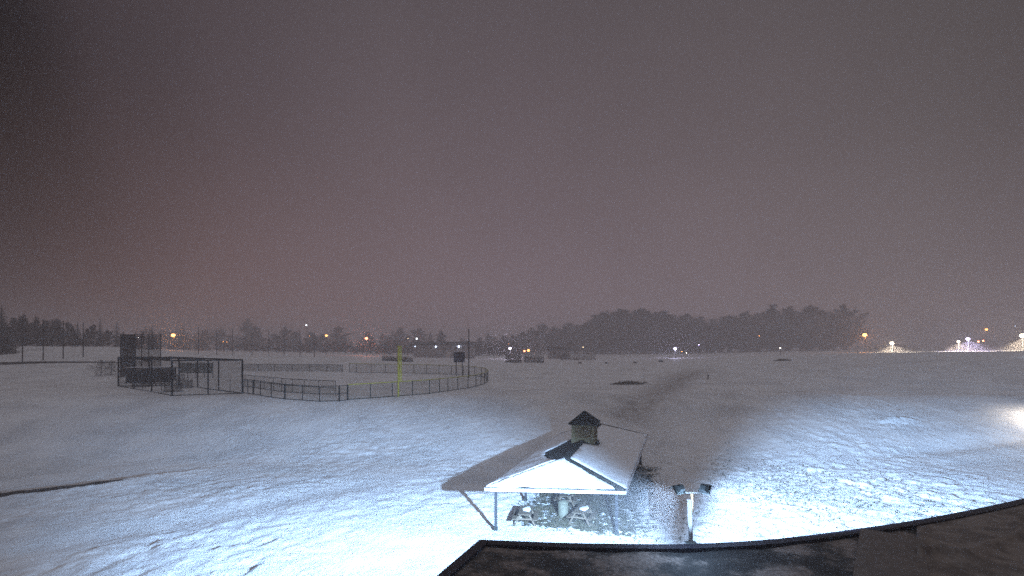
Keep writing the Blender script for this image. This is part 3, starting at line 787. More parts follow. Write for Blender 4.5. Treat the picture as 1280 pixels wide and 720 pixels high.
# windscreen on its own posts
wA, wB = at(224, 472.5), at(266, 472.5)
ws = empty('windscreen', wA, 'dark green windscreen panel on posts right of the dugout', 'windscreen')
for t in (0, .25, .5, .75, 1):
    p = lerp(wA, wB, t); b = MB(); b.tube([up(p, -.2), Vector((p.x, p.y, zpx(452.5, p.y)))], .06, 6); b.build('post', M['dark_steel'], ws)
NET['cloth'] = netting('worn green windscreen', (.012, .03, .02), .05, 1.1)
sheet('cloth', [(p+Vector((0, -.08, 0)), q+Vector((0, -.08, 0)), zpx(466.5, p.y)-p.z, zpx(453+o_, p.y)-p.z) for p, q, o_ in ((lerp(wA, wB, k/8), lerp(wA, wB, (k+1)/8), (0, .6, .2, 1.0, .4, .1, .9, .3)[k]) for k in range(8))], NET['cloth'], ws)

# bleachers beside the dugout
bl = at(190, 482.5)
bo = empty('bleachers', bl, 'small dark stepped bleachers at the far end of the batting cage', 'bleachers')
for s_ in range(4):
    b = MB(); b.box((bl.x, bl.y+.6*s_, bl.z+.35+.32*s_), (3.4, .3, .06)); b.build('seat_plank', M['dark_steel'], bo)
    b = MB(); b.box((bl.x, bl.y+.6*s_-.28, bl.z+.12+.32*s_), (3.4, .26, .05)); b.build('foot_plank', M['dark_steel'], bo)
for i in (-1, 0, 1):
    b = MB(); x = bl.x+1.5*i; b.bar((x, bl.y-.3, bl.z), (x, bl.y+1.9, bl.z+1.25), .07); b.bar((x, bl.y+1.9, bl.z-.1), (x, bl.y+1.9, bl.z+2.0), .07); b.bar((x, bl.y+.8, bl.z-.1), (x, bl.y+.8, bl.z+.65), .06)
    b.build('support_frame', M['dark_steel'], bo)

# ------------------------------------------------------------------ small things lying about
def knoll(px, py, w, d, hgt, label, name, cat, m, seed, snow=True, tufts=0, tag_kind=None):
    p = at(px, py); o = empty(name, p, label, cat); b = MB(); n_, k_ = 26, 9
    rr = random.Random(seed); ph = [rr.uniform(0, 6) for _ in range(4)]
    b.v.append((p.x, p.y, p.z+hgt))
    for i in range(1, k_+1):
        t = i/k_
        for k in range(n_):
            a_ = 2*PI*k/n_; r = t*(1+.16*math.sin(2*a_+ph[0])+.1*math.sin(5*a_+ph[1]))
            x, y = p.x+w*r*math.cos(a_), p.y+d*r*math.sin(a_)
            z = hz(x, y)+hgt*(1-t*t)*(1+.25*math.sin(3*a_+ph[2]+4*t))-.06*t*t-.02
            b.v.append((x, y, z))
    for k in range(n_): b.f.append((0, 1+k, 1+(k+1) % n_))
    for i in range(k_-1):
        for k in range(n_): b.f.append((1+i*n_+k, 1+(i+1)*n_+k, 1+(i+1)*n_+(k+1) % n_, 1+i*n_+(k+1) % n_))
    b.build('mound', m, o, True)
    if tufts:
        b = MB()
        for _ in range(tufts):
            a_, r = rr.uniform(0, 2*PI), rr.uniform(0, .95)**.6; x, y = p.x+w*r*math.cos(a_), p.y+d*r*math.sin(a_); z = hz(x, y)+hgt*(1-r*r)*.9-.03
            L_ = rr.uniform(.15, .5); q = rr.uniform(0, 2*PI); w_ = rr.uniform(.015, .035)
            b.add([(x-w_, y, z), (x+w_, y, z), (x+L_*.5*math.cos(q), y+L_*.5*math.sin(q), z+L_)], [(0, 1, 2)])
        b.build('dry_stalks', M['dry'], o, fix=False)
    return o
knoll(786, 480.5, 3.0, 1.0, .42, 'bare earth bank with dry stalks breaking the snow beyond the pavilion', 'earth_bank', 'earth bank', M['earth'], 4, tufts=260)
knoll(1122, 527, 2.6, .8, .45, 'low snowy mound near the right edge of the floodlit area', 'snow_mound', 'snow mound', M['ground'], 9)
knoll(978, 451, 2.4, 1.0, .35, 'dark brush pile at the foot of the right slope', 'brush_pile', 'brush pile', M['earth'], 12, tufts=200)
def rock(px, py, r, label):
    p = at(px, py); rr = random.Random(int(px)); b = MB(); b.ball(p+Vector((0, 0, r*.25)), r, 10, 7, .6)
    b.v = [(p.x+(x-p.x)*(1+.25*math.sin(i*2.1)), y, p.z+(z-p.z)*(1+.2*math.sin(i*3.3))) for i, (x, y, z) in enumerate(b.v)]
    o = empty('boulder', p, label, 'boulder', 'small dark boulders on the far snow'); b.build('stone', M['rock'], o)
    s_ = MB(); s_.ball(p+Vector((0, .15*r, r*.72)), r*.62, 10, 6, .35); s_.build('snow_cap', M['cap_snow'], o, True); return o
rock(725, 454.5, .62, 'small dark boulder leftmost in the far row before the grove')
rock(758, 454.5, .58, 'small dark boulder second from the left in the far row')
rock(794, 454, .58, 'small dark boulder third in the far row before the grove')
rock(826, 452.5, .8, 'largest boulder, rightmost in the far row before the grove')
mp = at(885, 474.5); o = empty('marker_post', mp, 'tiny dark marker post alone on the snow right of the trail', 'marker post')
b = MB(); b.box(mp+Vector((0, 0, .25)), (.14, .14, .9)); b.build('stake', M['timber'], o)
b = MB(); b.box(mp+Vector((0.04, 0, .72)), (.3, .05, .22)); b.build('tag_plate', M['dark_steel'], o)
sp_ = on(1072, 160); o = empty('sign_post', sp_, 'thin pale sign post on the crest left of the lit trees', 'sign post')
b = MB(); b.tube([up(sp_, -.2), up(sp_, 2.4)], .09, 6); b.build('shaft', M['wall_pale'], o)
b = MB(); b.box(up(sp_, 2.2)+Vector((0, -.12, 0)), (.5, .04, .7)); b.build('plate', M['wall_pale'], o)

# low dark edging across the left snow
P = resample([at(-40, 457.5), at(0, 456), at(50, 454.2), at(100, 453.4), at(145, 453.4), at(176, 453.8)], 2.0)
b = MB()
for i, (p, q) in enumerate(zip(P, P[1:])):
    w = .62*(1-i/len(P))+.10; b.bar(up(p, w/2-.1), up(q, w/2-.1), .3, w)
ed = b.build('stone_edging', M['rock']); tag(ed, 'low dark stone edging curving across the snow at the far left', 'edging')

# ------------------------------------------------------------------ trees
def bare_proto(seed, hgt, spread, ntw, tw=.07, trunk=.045, low=.16):
    """bare winter tree: limbs reach for points on an uneven egg-shaped envelope, twigs scattered along them"""
    r = random.Random(seed); tr = MB(); cw = MB(); segs = []
    R0 = hgt*trunk*.5; lean = Vector((r.uniform(-.05, .05), r.uniform(-.05, .05), 0))*hgt
    bend = [Vector((0, 0, -.3))]+[lean*t+Vector((r.uniform(-.012, .012)*hgt, r.uniform(-.012, .012)*hgt, hgt*t*.92)) for t in (.15, .35, .55, .75, 1)]
    tr.tube(bend, [R0*1.25, R0, R0*.75, R0*.5, R0*.3, R0*.06], 7)
    ph = [r.uniform(0, 6) for _ in range(3)]
    def env(a_, t):
        """radius of the crown at height share t in direction a_"""
        return spread*hgt*(math.sin(PI*min(1, max(0, (t-low)/(1.0-low)))**.8)**.7)*(1+.22*math.sin(2*a_+ph[0])+.16*math.sin(3*a_+ph[1]+5*t))
    for k in range(30):
        t0 = low+(.80-low)*(k+r.random())/30; a_ = k*2.4+r.uniform(-.5, .5)
        i = min(max(int(t0*5), 0), 4); p = bend[i].lerp(bend[i+1], .5); p = Vector((p.x, p.y, hgt*t0*.92))
        t1 = min(.99, t0+r.uniform(.06, .30)); R = env(a_, t1)*r.uniform(.75, 1.05)
        q2 = lean*t1+Vector((math.cos(a_)*R, math.sin(a_)*R, hgt*t1)); q1 = p.lerp(q2, .5)+Vector((r.gauss(0, .02), r.gauss(0, .02), -.015))*hgt
        tr.tube([p, q1, q2], [R0*.34*(1-t0*.6), R0*.17*(1-t0*.5), R0*.04], 5)
        segs += [(p.lerp(q1, .4), q1), (q1, q2), (q1, q2)]
        for j in range(5):
            s0 = p.lerp(q2, r.uniform(.35, 1)); d = Vector((r.gauss(0, 1), r.gauss(0, 1), r.gauss(.6, .6))).normalized()
            q3 = s0+d*hgt*r.uniform(.05, .14); cw.tube([s0, q3], [R0*.09, R0*.03], 3, False); segs += [(s0, q3)]
    segs += [(bend[3], bend[4]), (bend[4], bend[5]), (bend[4], bend[5])]
    for _ in range(ntw):
        s0, s1 = r.choice(segs); p = s0.lerp(s1, r.random()**.7)+Vector((r.gauss(0, 1), r.gauss(0, 1), r.gauss(0, .8)))*hgt*.016
        d = Vector((r.gauss(0, 1), r.gauss(0, 1), r.gauss(.5, .8))).normalized(); L_ = hgt*r.uniform(.03, .08)
        sd = d.orthogonal().normalized(); sd.rotate(Matrix.Rotation(r.uniform(0, PI), 3, d)); w = tw*r.uniform(.5, 1.2)*hgt/20
        cw.add([p-sd*w, p+sd*w, p+d*L_], [(0, 1, 2)])
    return tr.mesh('trunk', M['bark'], True), cw.mesh('crown', M['twig'])
def conifer_proto(seed, hgt, m, dens=1.0, gap=.0):
    r = random.Random(seed); tr = MB(); cw = MB()
    tr.tube([(0, 0, -.3), (0, 0, hgt*.5), (0, 0, hgt*.99)], [hgt*.022, hgt*.013, .02], 7)
    n_ = int(46*dens)
    for i in range(n_):
        t = i/n_; z = hgt*(.08+.91*t); R = hgt*.2*(1-t)**.8*r.uniform(.7, 1.15)+.08
        for k in range(int(13-6*t)):
            if r.random() < gap: continue
            a_ = r.uniform(0, 2*PI); L_ = R*r.uniform(.6, 1.1); d = Vector((math.cos(a_), math.sin(a_), -.28+.5*t)); s_ = Vector((-d.y, d.x, 0))
            for j in range(5):
                f = .2+.2*j; p = Vector((0, 0, z))+d*L_*f+Vector((0, 0, -.12*L_*f*f)); w = L_*.17*(1.15-f*.7)
                jit = Vector((r.uniform(-.1, .1), r.uniform(-.1, .1), r.uniform(-.12, .08)))*hgt*.03
                cw.add([p-s_*w+jit, p+s_*w+jit, p+d*L_*.3+Vector((0, 0, -.1*L_))+jit, p-Vector((0, 0, .16*L_))+jit], [(0, 1, 2), (0, 3, 1)])
    return tr.mesh('trunk', M['bark'], True), cw.mesh('crown', m)
PB = [bare_proto(s, 20, sp, 6500, tw) for s, sp, tw in ((1, .30, .085), (2, .25, .085), (3, .34, .09), (4, .22, .08), (5, .28, .085))]
PG = [bare_proto(s, 20, sp, 8500, tw, .045, .03) for s, sp, tw in ((6, .34, .12), (7, .30, .12), (8, .37, .12), (9, .28, .11))]   # edge-of-wood trees, branched to the ground
PC = [conifer_proto(11, 12, M['needle'], 1.2), conifer_proto(12, 12, M['needle'], .9, .25), conifer_proto(13, 12, M['needle_frost'], .8, .3)]
M['lamplit_twig'] = mat('lamplit bare twigs', (.34, .31, .27), .8, noise=(.2, .18, .15), nscale=1.2)  # twig colour lightened so the crest trees look lit by their lamps
PS = [bare_proto(21, 4, .5, 1500, .12, .03, .02), bare_proto(22, 4, .6, 1500, .12, .03, .02)]
rt = random.Random(5)
def plant(name, proto, p, sc, label, cat, group=None, rz=None, sq=1.0):
    o = empty(name, p, label, cat, group); o.rotation_euler = (0, 0, rt.uniform(0, 2*PI) if rz is None else rz); o.scale = (sc*sq, sc*sq, sc)
    for nm, me_ in zip(('trunk', 'crown'), proto):
        c = bpy.data.objects.new(nm, me_); COL.objects.link(c); c.parent = o
    return o
def by_top(px, pytop, Y, H0):
    p = on(px, Y); return p, (zpx(pytop, Y)-p.z)/H0
def tree(name, proto, H0, px, pytop, Y, label, cat='tree', group=None, sq=1.0):
    p, s_ = by_top(px, pytop, Y, H0); return plant(name, proto, p, max(s_, .05), label, cat, group, sq=sq)
# conifers and bare trees at the left
tree('conifer', PC[0], 12, 2, 381, 128, 'tallest black conifer cut off by the left edge of the photo', 'conifer tree', sq=1.5)
tree('conifer', PC[1], 12, 32, 399, 150, 'dark conifer right of the black one at the left edge', 'conifer tree', sq=1.4)
tree('conifer', PC[1], 12, 97, 401, 155, 'broad dark conifer behind the fourth left net pole', 'conifer tree', sq=1.6)
tree('conifer', PC[2], 12, 125, 396, 170, 'tall frosted conifer left of the backstop', 'conifer tree', sq=1.2)
tree('conifer', PC[2], 12, 146, 400, 172, 'greyish frosted conifer directly behind the backstop', 'conifer tree', sq=1.3)
tree('conifer', PC[2], 12, 190, 405, 185, 'faint conifer behind the right end of the backstop', 'conifer tree', sq=1.3)
g1 = 'bare trees among the conifers at the left'
for px, yt, Y in [(16, 397, 160), (22, 402, 148), (28, 394, 152), (40, 402, 150), (46, 397, 165), (52, 405, 155), (58, 400, 160), (66, 406, 152), (72, 398, 170), (84, 402, 175), (90, 408, 160), (110, 410, 175), (117, 405, 180), (135, 412, 180), (155, 415, 185), (164, 418, 180), (178, 414, 190)]:
    tree('bare_tree', PG[rt.randrange(4)] if rt.random() < .6 else PB[rt.randrange(5)], 20, px, yt, Y, 'dark bare tree in the thicket among the left conifers', 'tree', g1, sq=rt.uniform(.55, .95))
g0 = 'smaller conifers in the thicket at the left'
for px, yt, Y in [(12, 408, 140), (50, 410, 150), (63, 404, 158), (78, 409, 152), (107, 413, 160), (170, 412, 188), (-22, 392, 140), (-48, 398, 150)]:
    tree('conifer', PC[1+rt.randrange(2)], 12, px, yt, Y, 'small conifer in the thicket at the far left', 'conifer tree', g0, sq=rt.uniform(1.3, 1.8))
g2 = 'faint bare trees along the far edge of the field'
for px in list(range(178, 430, 9))+list(range(430, 660, 9)):
    x_ = px+rt.uniform(-5, 5); Y = rt.uniform(350, 490)
    top = 413+rt.uniform(-6, 12) if px < 430 else 418+rt.uniform(-8, 11)
    if 305 < px < 328: top -= 10
    if 440 < px < 560: top -= 3
    tree('bare_tree', PG[rt.randrange(4)] if rt.random() < .5 else PB[rt.randrange(5)], 20, x_, top, Y, 'faint bare tree in the hazy treeline along the far field edge', 'tree', g2, sq=rt.uniform(.8, 1.4))
g7 = 'low scrub trees at the foot of the far treeline'
for px in range(200, 650, 8):
    tree('scrub_tree', PG[rt.randrange(4)], 20, px+rt.uniform(-3, 3), 430+rt.uniform(-4, 4), rt.uniform(310, 345), 'low hazy scrub tree at the foot of the far treeline', 'scrub tree', g7, sq=2.0)
g3 = 'bare trees of the dark grove beyond the snow'
def crown_top(px): return float(np.interp(px, [640, 670, 700, 730, 745, 780, 820, 850, 870, 900, 940, 1000, 1040, 1070, 1085], [418, 409, 407, 404, 391, 388, 389, 394, 398, 394, 387, 384, 383, 392, 415]))
px = 652
while px < 1060:
    for row, Y0 in enumerate((430, 470, 510)):
        tree('bare_tree', PG[rt.randrange(4)], 20, px+rt.uniform(-6, 6)+row*4, crown_top(px)+rt.uniform(-5, 17)+(3 if row == 0 else 0), Y0+rt.uniform(-8, 8),
             'hazy bare tree standing in the dark grove beyond the snow', 'tree', g3, sq=rt.uniform(.95, 1.5))
    px += 12
g4 = 'low bare bushes at the foot of the grove'
for px in range(640, 1070, 9):
    tree('bush', PS[rt.randrange(2)], 4, px+rt.uniform(-4, 4), 438+rt.uniform(-3, 2), 395+rt.uniform(-6, 6), 'low bare bush in the line along the foot of the grove', 'bush', g4, sq=1.5)
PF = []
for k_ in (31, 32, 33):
    t_, c_ = bare_proto(k_, 4, .5, 1300, .10, .03, .02); c_.materials[0] = M['lamplit_twig']; PF.append((t_, c_))
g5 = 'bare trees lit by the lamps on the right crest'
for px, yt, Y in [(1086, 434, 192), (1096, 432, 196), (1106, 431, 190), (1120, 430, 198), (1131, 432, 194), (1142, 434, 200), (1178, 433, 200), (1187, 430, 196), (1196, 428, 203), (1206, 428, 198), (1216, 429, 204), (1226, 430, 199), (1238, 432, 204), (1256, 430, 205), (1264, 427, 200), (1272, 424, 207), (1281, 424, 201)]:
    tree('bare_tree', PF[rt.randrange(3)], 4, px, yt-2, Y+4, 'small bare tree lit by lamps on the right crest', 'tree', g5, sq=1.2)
for px, yt, Y, lab in [(126, 449, 100, 'wispy bare bush at the left of the batting cage'), (139, 450, 101, 'wider bare bush touching the left corner of the batting cage')]:
    tree('bush', PS[0], 4, px, yt, Y, lab, 'bush', sq=1.3)
g6 = 'dark brush below the left conifers'
for px in (66, 74, 82, 90, 97, 104, 112, 118):
    tree('bush', PS[rt.randrange(2)], 4, px, 427+rt.uniform(-2, 2), 143, 'dark brush clump in the row below the left conifers', 'bush', g6, sq=1.6)
def hedge(px0, px1, pyt, Y, label, seed):
    p0, p1 = on(px0, Y), on(px1, Y); r = random.Random(seed); hgt = zpx(pyt, Y)-(p0.z+p1.z)/2; o = empty('hedge', (p0+p1)/2, label, 'hedge')
    b = MB()
    for _ in range(1500):
        p = p0.lerp(p1, r.random())+Vector((0, r.uniform(-.7, .7), hgt*r.random()**1.4*r.uniform(.7, 1.15))); d = Vector((r.gauss(0, 1), r.gauss(0, 1), r.gauss(.4, .8))).normalized()*.4; s_ = d.orthogonal().normalized()*.07
        b.add([p-s_, p+s_, p+d], [(0, 1, 2)])
    b.build('foliage', M['twig'], o, fix=False)
    b = MB()
    for k in range(9):
        p = p0.lerp(p1, (k+.5)/9); b.tube([up(p, -.3), up(p, hgt*.7)], .05, 5)
    b.build('stem', M['bark'], o)
hedge(478, 516, 445.5, 158, 'dark clipped hedge right behind the yellow foul pole', 3)
hedge(632, 652, 443.5, 175, 'dark hedge below the bright violet white lamp', 4)
hedge(655, 680, 443.5, 178, 'dark hedge below the low orange lights', 5)
hedge(700, 745, 442.5, 215, 'low dark hedge at the left foot of the grove', 6)

# long low building with wall lights, small houses
def house(pxa, pxb, py_eave, py_ridge, Y, label, nwin, depth=9, door_px=None):
    pa, pb = on(pxa, Y), on(pxb, Y); zb = min(pa.z, pb.z)-.3; ze = zpx(py_eave, Y); zr = zpx(py_ridge, Y)
    o = empty('long_building' if nwin > 5 else 'house', (pa+pb)/2, label, 'building')
    b = MB(); b.box(((pa.x+pb.x)/2, Y+depth/2, (zb+ze)/2), (pb.x-pa.x, depth, ze-zb)); b.build('wall', M['wall'], o)
    b = MB(); e = .5; x0, x1 = pa.x-e, pb.x+e
    b.prism([(x0, Y-e, ze+.01), (x0, Y+depth/2, zr), (x0, Y+depth+e, ze+.01)], (x1-x0, 0, 0)); b.build('roof', M['shingle'], o)
    for i in range(nwin):
        x = pa.x+(pb.x-pa.x)*(i+.6)/(nwin+.2); zc = ze-1.3
        b = MB(); b.box((x, Y-.03, zc), (1.3, .08, 1.3)); f = b.build('window', M['wall_pale'], o)
        b = MB(); b.box((x, Y-.075, zc), (1.1, .02, 1.1)); b.build('pane', M['pane'], f).location = (0, 0, 0)
    if door_px:
        x = (door_px-CX)/F*Y; b = MB(); b.box((x, Y-.04, zb+2.1), (2.2, .1, 3.2)); b.build('door', M['wall_pale'], o)
    return o
house(517, 592, 431.5, 427, 240, 'long low hazy building with bluish wall lights behind the scoreboard', 9, door_px=560)
house(686, 712, 438, 433.5, 236, 'small hazy house at the left end of the grove', 2, 7)

# ------------------------------------------------------------------ lamps far away
ORANGE, RED, WHITE, BLUE, VIOLET, WARM = (1, .38, .1), (1, .27, .13), (1, .93, .85), (.62, .72, 1), (.6, .45, 1), (1, .74, .45)
GM = {}
def bulb_mat(col, s_):
    k = (col, s_)
    if k not in GM: GM[k] = glow('lit bulb', col, s_)
    return GM[k]
def street_lamp(px, py, Y, col, r, strength, power, label, cat='street lamp', name='street_lamp', group=None, spot=False):
    p = on(px, Y); z = zpx(py, Y)
    if z-p.z < 1.0: p = Vector((p.x, p.y, z-1.0))
    o = empty(name, p, label, cat, group)
    b = MB(); b.tube([up(p, -.3), Vector((p.x+.35, p.y+.2, z-.2)), Vector((p.x+.35, p.y+.2, z+.25))], [.10, .07, .06], 7); b.build('pole', M['dark_steel'], o)
    b = MB(); b.bar(Vector((p.x+.38, p.y+.2, z+.25)), Vector((p.x, p.y, z+.3)), .07); b.build('arm', M['dark_steel'], o)
    b = MB(); b.tube([Vector((p.x, p.y, z+r*.75)), Vector((p.x, p.y, z+r*.75+.22))], [r*.9, .1], 10); hd = b.build('lamp_head', M['lamp_body'], o)
    b = MB(); b.ball((p.x, p.y, z), r, 12, 8, .85); b.build('bulb', bulb_mat(col, strength), hd, True).location = (0, 0, 0)
    if power:
        if spot: lamp('lamp_light', 'SPOT', (p.x, p.y-.1, z-r-.05), power, col, o, math.radians(150), (0, -.15, -1), .95, .15)
        else: lamp('lamp_light', 'POINT', (p.x, p.y, z-r-.15), power, col, o, radius=.15)
    return o
def wall_lamp(px, py, Y, col, r, strength, power, label):
    x = (px-CX)/F*Y; z = zpx(py, Y); o = empty('wall_lamp', (x, Y, z), label, 'wall lamp')
    b = MB(); b.box((x, Y-.1, z+r*.6), (.4, .3, .2)); b.build('bracket', M['lamp_body'], o)
    b = MB(); b.ball((x, Y-.3, z), r, 12, 8); b.build('bulb', bulb_mat(col, strength), o, True)
    if power: lamp('lamp_light', 'POINT', (x, Y-.45-r, z-.1), power, col, o, radius=.15)
L = street_lamp
L(216.5, 419, 230, ORANGE, .8, 11, 2200, 'bright orange street lamp above the batting cage')
L(173, 421.5, 240, WHITE, .16, 10, 0, 'tiny white lamp beside the backstop poles')
L(70, 419, 190, WARM, .13, 5, 0, 'tiny yellowish lamp among the left conifers')
L(121, 437.5, 140, WHITE, .16, 4, 0, 'small pale lamp low beside the brush below the conifers')
L(279, 427, 235, ORANGE, .17, 6, 0, 'left one of a faint close pair of orange lamps')
L(283.5, 427.5, 235, ORANGE, .15, 6, 0, 'right one of a faint close pair of orange lamps')
L(383, 406.5, 260, (.85, .9, 1), .34, 25, 0, 'high white lamp above the treeline left of the foul pole', 'tall lamp')
L(408, 419.5, 250, ORANGE, .55, 9, 0, 'orange street lamp below the high white lamp')
L(387, 420, 262, ORANGE, .17, 4, 0, 'faint orange lamp left of the brighter orange one')
L(458, 423, 235, RED, .65, 10, 1500, 'reddish orange street lamp left of the foul pole top')
L(510, 423, 250, WARM, .17, 6, 0, 'dim warm lamp just right of the foul pole top')
L(521, 423.3, 236, (.85, .9, 1), .34, 18, 0, 'small white lamp above the left end of the long building')
wall_lamp(519, 433, 240, BLUE, .2, 7, 0, 'dim bluish wall lamp at the left end of the long building')
wall_lamp(545, 433.3, 240, BLUE, .32, 16, 0, 'bluish wall lamp on the middle of the long building')
wall_lamp(573.5, 433, 240, BLUE, .36, 22, 0, 'bluish white wall lamp above the scoreboard')
L(637.5, 435.5, 232, (.85, .75, 1), .62, 40, 1600, 'bright violet white lamp left of the grove', 'street lamp', spot=False)
L(636, 430, 236, ORANGE, .14, 4, 0, 'tiny orange lamp just above the violet white one')
L(655.5, 438.8, 238, RED, .5, 8, 0, 'left of two low orange lights beside the grove')
L(660.5, 438, 238, ORANGE, .55, 9, 0, 'right of two low orange lights beside the grove')
L(729, 434, 240, WARM, .2, 8, 0, 'tiny warm lamp at the left part of the grove')
L(844, 436, 240, (.7, .66, 1), .7, 40, 1500, 'brightest violet lamp at the middle of the grove')
L(852.3, 439.5, 242, ORANGE, .22, 8, 0, 'tiny orange lamp right of the brightest violet lamp')
L(858, 441, 242, WHITE, .22, 9, 0, 'tiny white lamp low right of the brightest violet lamp')
L(873.5, 431, 244, VIOLET, .24, 12, 0, 'small violet lamp higher in the grove')
L(949, 420, 246, ORANGE, .2, 6, 0, 'tiny orange lamp high in the right part of the grove')
L(975.3, 435, 200, WHITE, .22, 9, 0, 'small white lamp on a pole at the foot of the right slope')
L(1081, 418.7, 215, ORANGE, .8, 11, 2200, 'bright orange street lamp left of the lit crest trees')
L(1233, 411.8, 225, ORANGE, .5, 9, 700, 'orange street lamp high above the lit crest trees')
L(1269, 407.5, 235, BLUE, .18, 5, 0, 'dim high bluish lamp at the far right')
L(1115, 429, 190, (1, .84, .62), .62, 90, 300000, 'white crest lamp lighting the leftmost lit trees', spot=True)
L(1198, 427, 194, (1, .82, .6), .46, 80, 200000, 'warm white crest lamp left of the violet one', spot=True)
L(1210, 423.8, 196, (.75, .66, 1), .62, 90, 300000, 'violet white crest lamp in the middle lit trees', spot=True)
L(1223, 427, 200, RED, .30, 16, 0, 'pinkish crest lamp right of the violet crest lamp')
L(1229, 426, 201, RED, .28, 16, 0, 'small pinkish crest lamp beside its larger twin')
L(1278, 419.5, 196, (1, .82, .6), .85, 90, 420000, 'warm white crest lamp at the right edge of the photo', spot=True)
# lamps just beyond the right edge whose pools of light reach into view
L(1338, 464, 57, (1, .84, .66), .2, 30, 5000, 'warm lamp post outside the right edge lighting the snow', spot=True)
L(1318, 428, 120, (.6, .8, 1), .2, 30, 7000, 'bluish lamp post outside the right edge lighting the crest', spot=True)

# ------------------------------------------------------------------ haze
hb = MB(); hb.box((0, 440, 16.0), (1840, 1160, 38.0)); hzo = hb.build('haze', None)
hm = bpy.data.materials.new('snowy night haze'); hm.use_nodes = True; nt = hm.node_tree; nt.nodes.clear()
pvn = nt.nodes.new('ShaderNodeVolumePrincipled'); pvn.inputs['Color'].default_value = (.97, .94, .97, 1); pvn.inputs['Density'].default_value = .0026; pvn.inputs['Anisotropy'].default_value = .6
om = nt.nodes.new('ShaderNodeOutputMaterial'); nt.links.new(pvn.outputs[0], om.inputs['Volume']); hzo.data.materials.append(hm)
tag(hzo, 'thin snowy haze over the field', None, None, 'stuff')

# ------------------------------------------------------------------ sky, moonless overcast lit by town glow
W = bpy.data.worlds.new('World'); S.world = W; W.use_nodes = True; nt = W.node_tree; N = nt.nodes; Lk = nt.links; N.clear()
tc = N.new('ShaderNodeTexCoord'); sp = N.new('ShaderNodeSeparateXYZ'); Lk.new(tc.outputs['Generated'], sp.inputs[0])
def ramp(src, a, b_, stops):
    mr = N.new('ShaderNodeMapRange'); mr.inputs['From Min'].default_value = a; mr.inputs['From Max'].default_value = b_; Lk.new(src, mr.inputs['Value'])
    c = N.new('ShaderNodeValToRGB'); e = c.color_ramp.elements
    e[0].position, e[0].color = stops[0][0], (*stops[0][1], 1); e[1].position, e[1].color = stops[-1][0], (*stops[-1][1], 1)
    for p_, cl_ in stops[1:-1]: q = e.new(p_); q.color = (*cl_, 1)
    Lk.new(mr.outputs[0], c.inputs[0]); return c.outputs[0]
elev = ramp(sp.outputs[2], 0, 1, [(0, (.245, .180, .207)), (.08, (.200, .148, .169)), (.33, (.134, .103, .116)), (.55, (.094, .076, .085)), (.64, (.16, .14, .148)), (.76, (.36, .33, .34)), (1, (.52, .49, .52))])
g = lambda v, w=0: (v, v*(1-w), v*(1-w*.8))
low = ramp(sp.outputs[0], -1, 1, [(0, g(.4)), (.15, (.3, .24, .2)), (.185, (.52, .42, .35)), (.25, (.80, .67, .58)), (.38, (.98, .93, .88)), (.5, g(1)), (.68, (.93, .97, .93)), (.80, (.88, .95, .88)), (.9, (.75, .8, .75)), (1, g(.7))])
high = ramp(sp.outputs[0], -1, 1, [(0, g(.35)), (.13, g(.01)), (.17, g(.02)), (.19, g(.12, .06)), (.215, g(.36, .05)), (.28, g(.68, .03)), (.40, g(.94)), (.5, g(1)), (.7, (.93, .97, .93)), (.79, (.80, .86, .80)), (.86, (.6, .65, .6)), (1, g(.6))])
mrz = N.new('ShaderNodeMapRange'); mrz.inputs['From Min'].default_value = .06; mrz.inputs['From Max'].default_value = .42; Lk.new(sp.outputs[2], mrz.inputs['Value'])
ms_ = N.new('ShaderNodeMix'); ms_.data_type = 'RGBA'; Lk.new(mrz.outputs[0], ms_.inputs[0]); Lk.new(low, ms_.inputs[6]); Lk.new(high, ms_.inputs[7]); side = ms_.outputs[2]
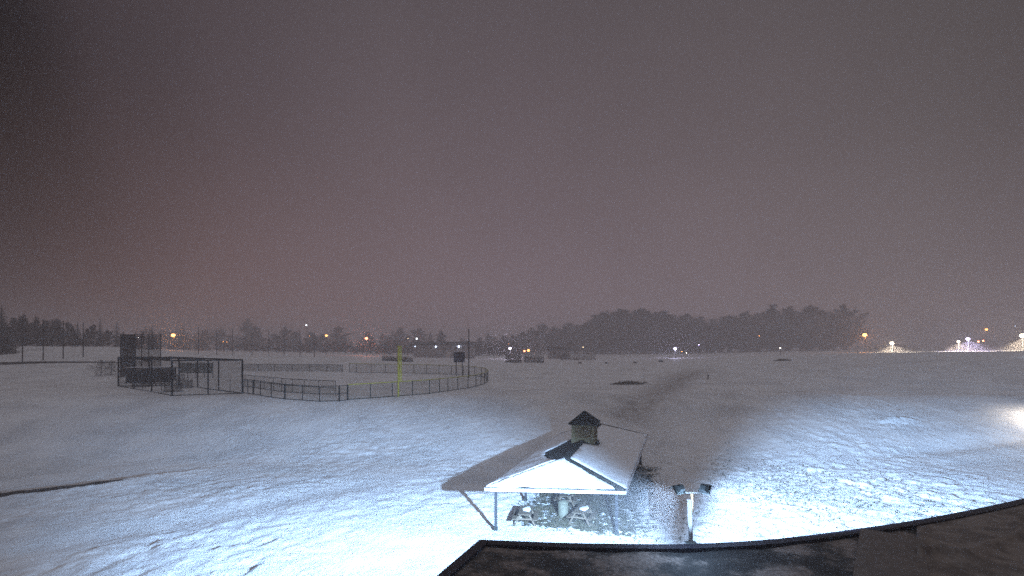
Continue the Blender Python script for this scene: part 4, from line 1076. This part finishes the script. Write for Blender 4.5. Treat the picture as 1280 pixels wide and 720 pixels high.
# faint uneven cloud base
cn = N.new('ShaderNodeTexNoise'); cn.inputs['Scale'].default_value = 2.2; cn.inputs['Detail'].default_value = 4; Lk.new(tc.outputs['Generated'], cn.inputs['Vector'])
cm = N.new('ShaderNodeMapRange'); cm.inputs['From Min'].default_value = .3; cm.inputs['From Max'].default_value = .7; cm.inputs['To Min'].default_value = .93; cm.inputs['To Max'].default_value = 1.07; Lk.new(cn.outputs['Fac'], cm.inputs['Value'])
mc = N.new('ShaderNodeMix'); mc.data_type = 'RGBA'; mc.blend_type = 'MULTIPLY'; mc.inputs[0].default_value = 1; Lk.new(elev, mc.inputs[6]); Lk.new(cm.outputs[0], mc.inputs[7]); elev = mc.outputs[2]
mx = N.new('ShaderNodeMix'); mx.data_type = 'RGBA'; mx.blend_type = 'MULTIPLY'; mx.inputs[0].default_value = 1; Lk.new(elev, mx.inputs[6]); Lk.new(side, mx.inputs[7])
sky = N.new('ShaderNodeTexSky'); sky.sky_type = 'NISHITA'; sky.sun_disc = False; sky.sun_elevation = math.radians(-6); sky.sun_rotation = math.radians(160)
b1_ = N.new('ShaderNodeBackground'); b1_.inputs[1].default_value = 1.0; Lk.new(mx.outputs[2], b1_.inputs[0])
b2_ = N.new('ShaderNodeBackground'); b2_.inputs[1].default_value = .05; Lk.new(sky.outputs[0], b2_.inputs[0])
ad = N.new('ShaderNodeAddShader'); Lk.new(b1_.outputs[0], ad.inputs[0]); Lk.new(b2_.outputs[0], ad.inputs[1])
wo = N.new('ShaderNodeOutputWorld'); Lk.new(ad.outputs[0], wo.inputs[0])
sun = bpy.data.lights.new('moon_glow', 'SUN'); sun.energy = .06; sun.angle = math.radians(40); sun.color = (.95, .93, 1)
so_ = bpy.data.objects.new('moon_glow', sun); COL.objects.link(so_); so_.rotation_euler = (math.radians(25), 0, math.radians(160))

# ------------------------------------------------------------------ camera and render
cam = bpy.data.cameras.new('camera'); co = bpy.data.objects.new('camera', cam); COL.objects.link(co)
co.location = (0, 0, HC); co.rotation_euler = (PI/2, 0, 0)
cam.sensor_width = 36; cam.lens = F/1280*36; cam.shift_y = (HY-360)/1280; cam.clip_start = .1; cam.clip_end = 5000
S.camera = co
S.view_settings.view_transform = 'Standard'; S.view_settings.look = 'None'; S.view_settings.exposure = 0; S.view_settings.gamma = 1
S.cycles.max_bounces = 8; S.cycles.diffuse_bounces = 3; S.cycles.volume_bounces = 2; S.cycles.transparent_max_bounces = 24
S.cycles.use_light_tree = True; S.cycles.sample_clamp_direct = 9; S.cycles.sample_clamp_indirect = 1.5
S.cycles.use_denoising = False   # the night camera's grain is the renderer's own
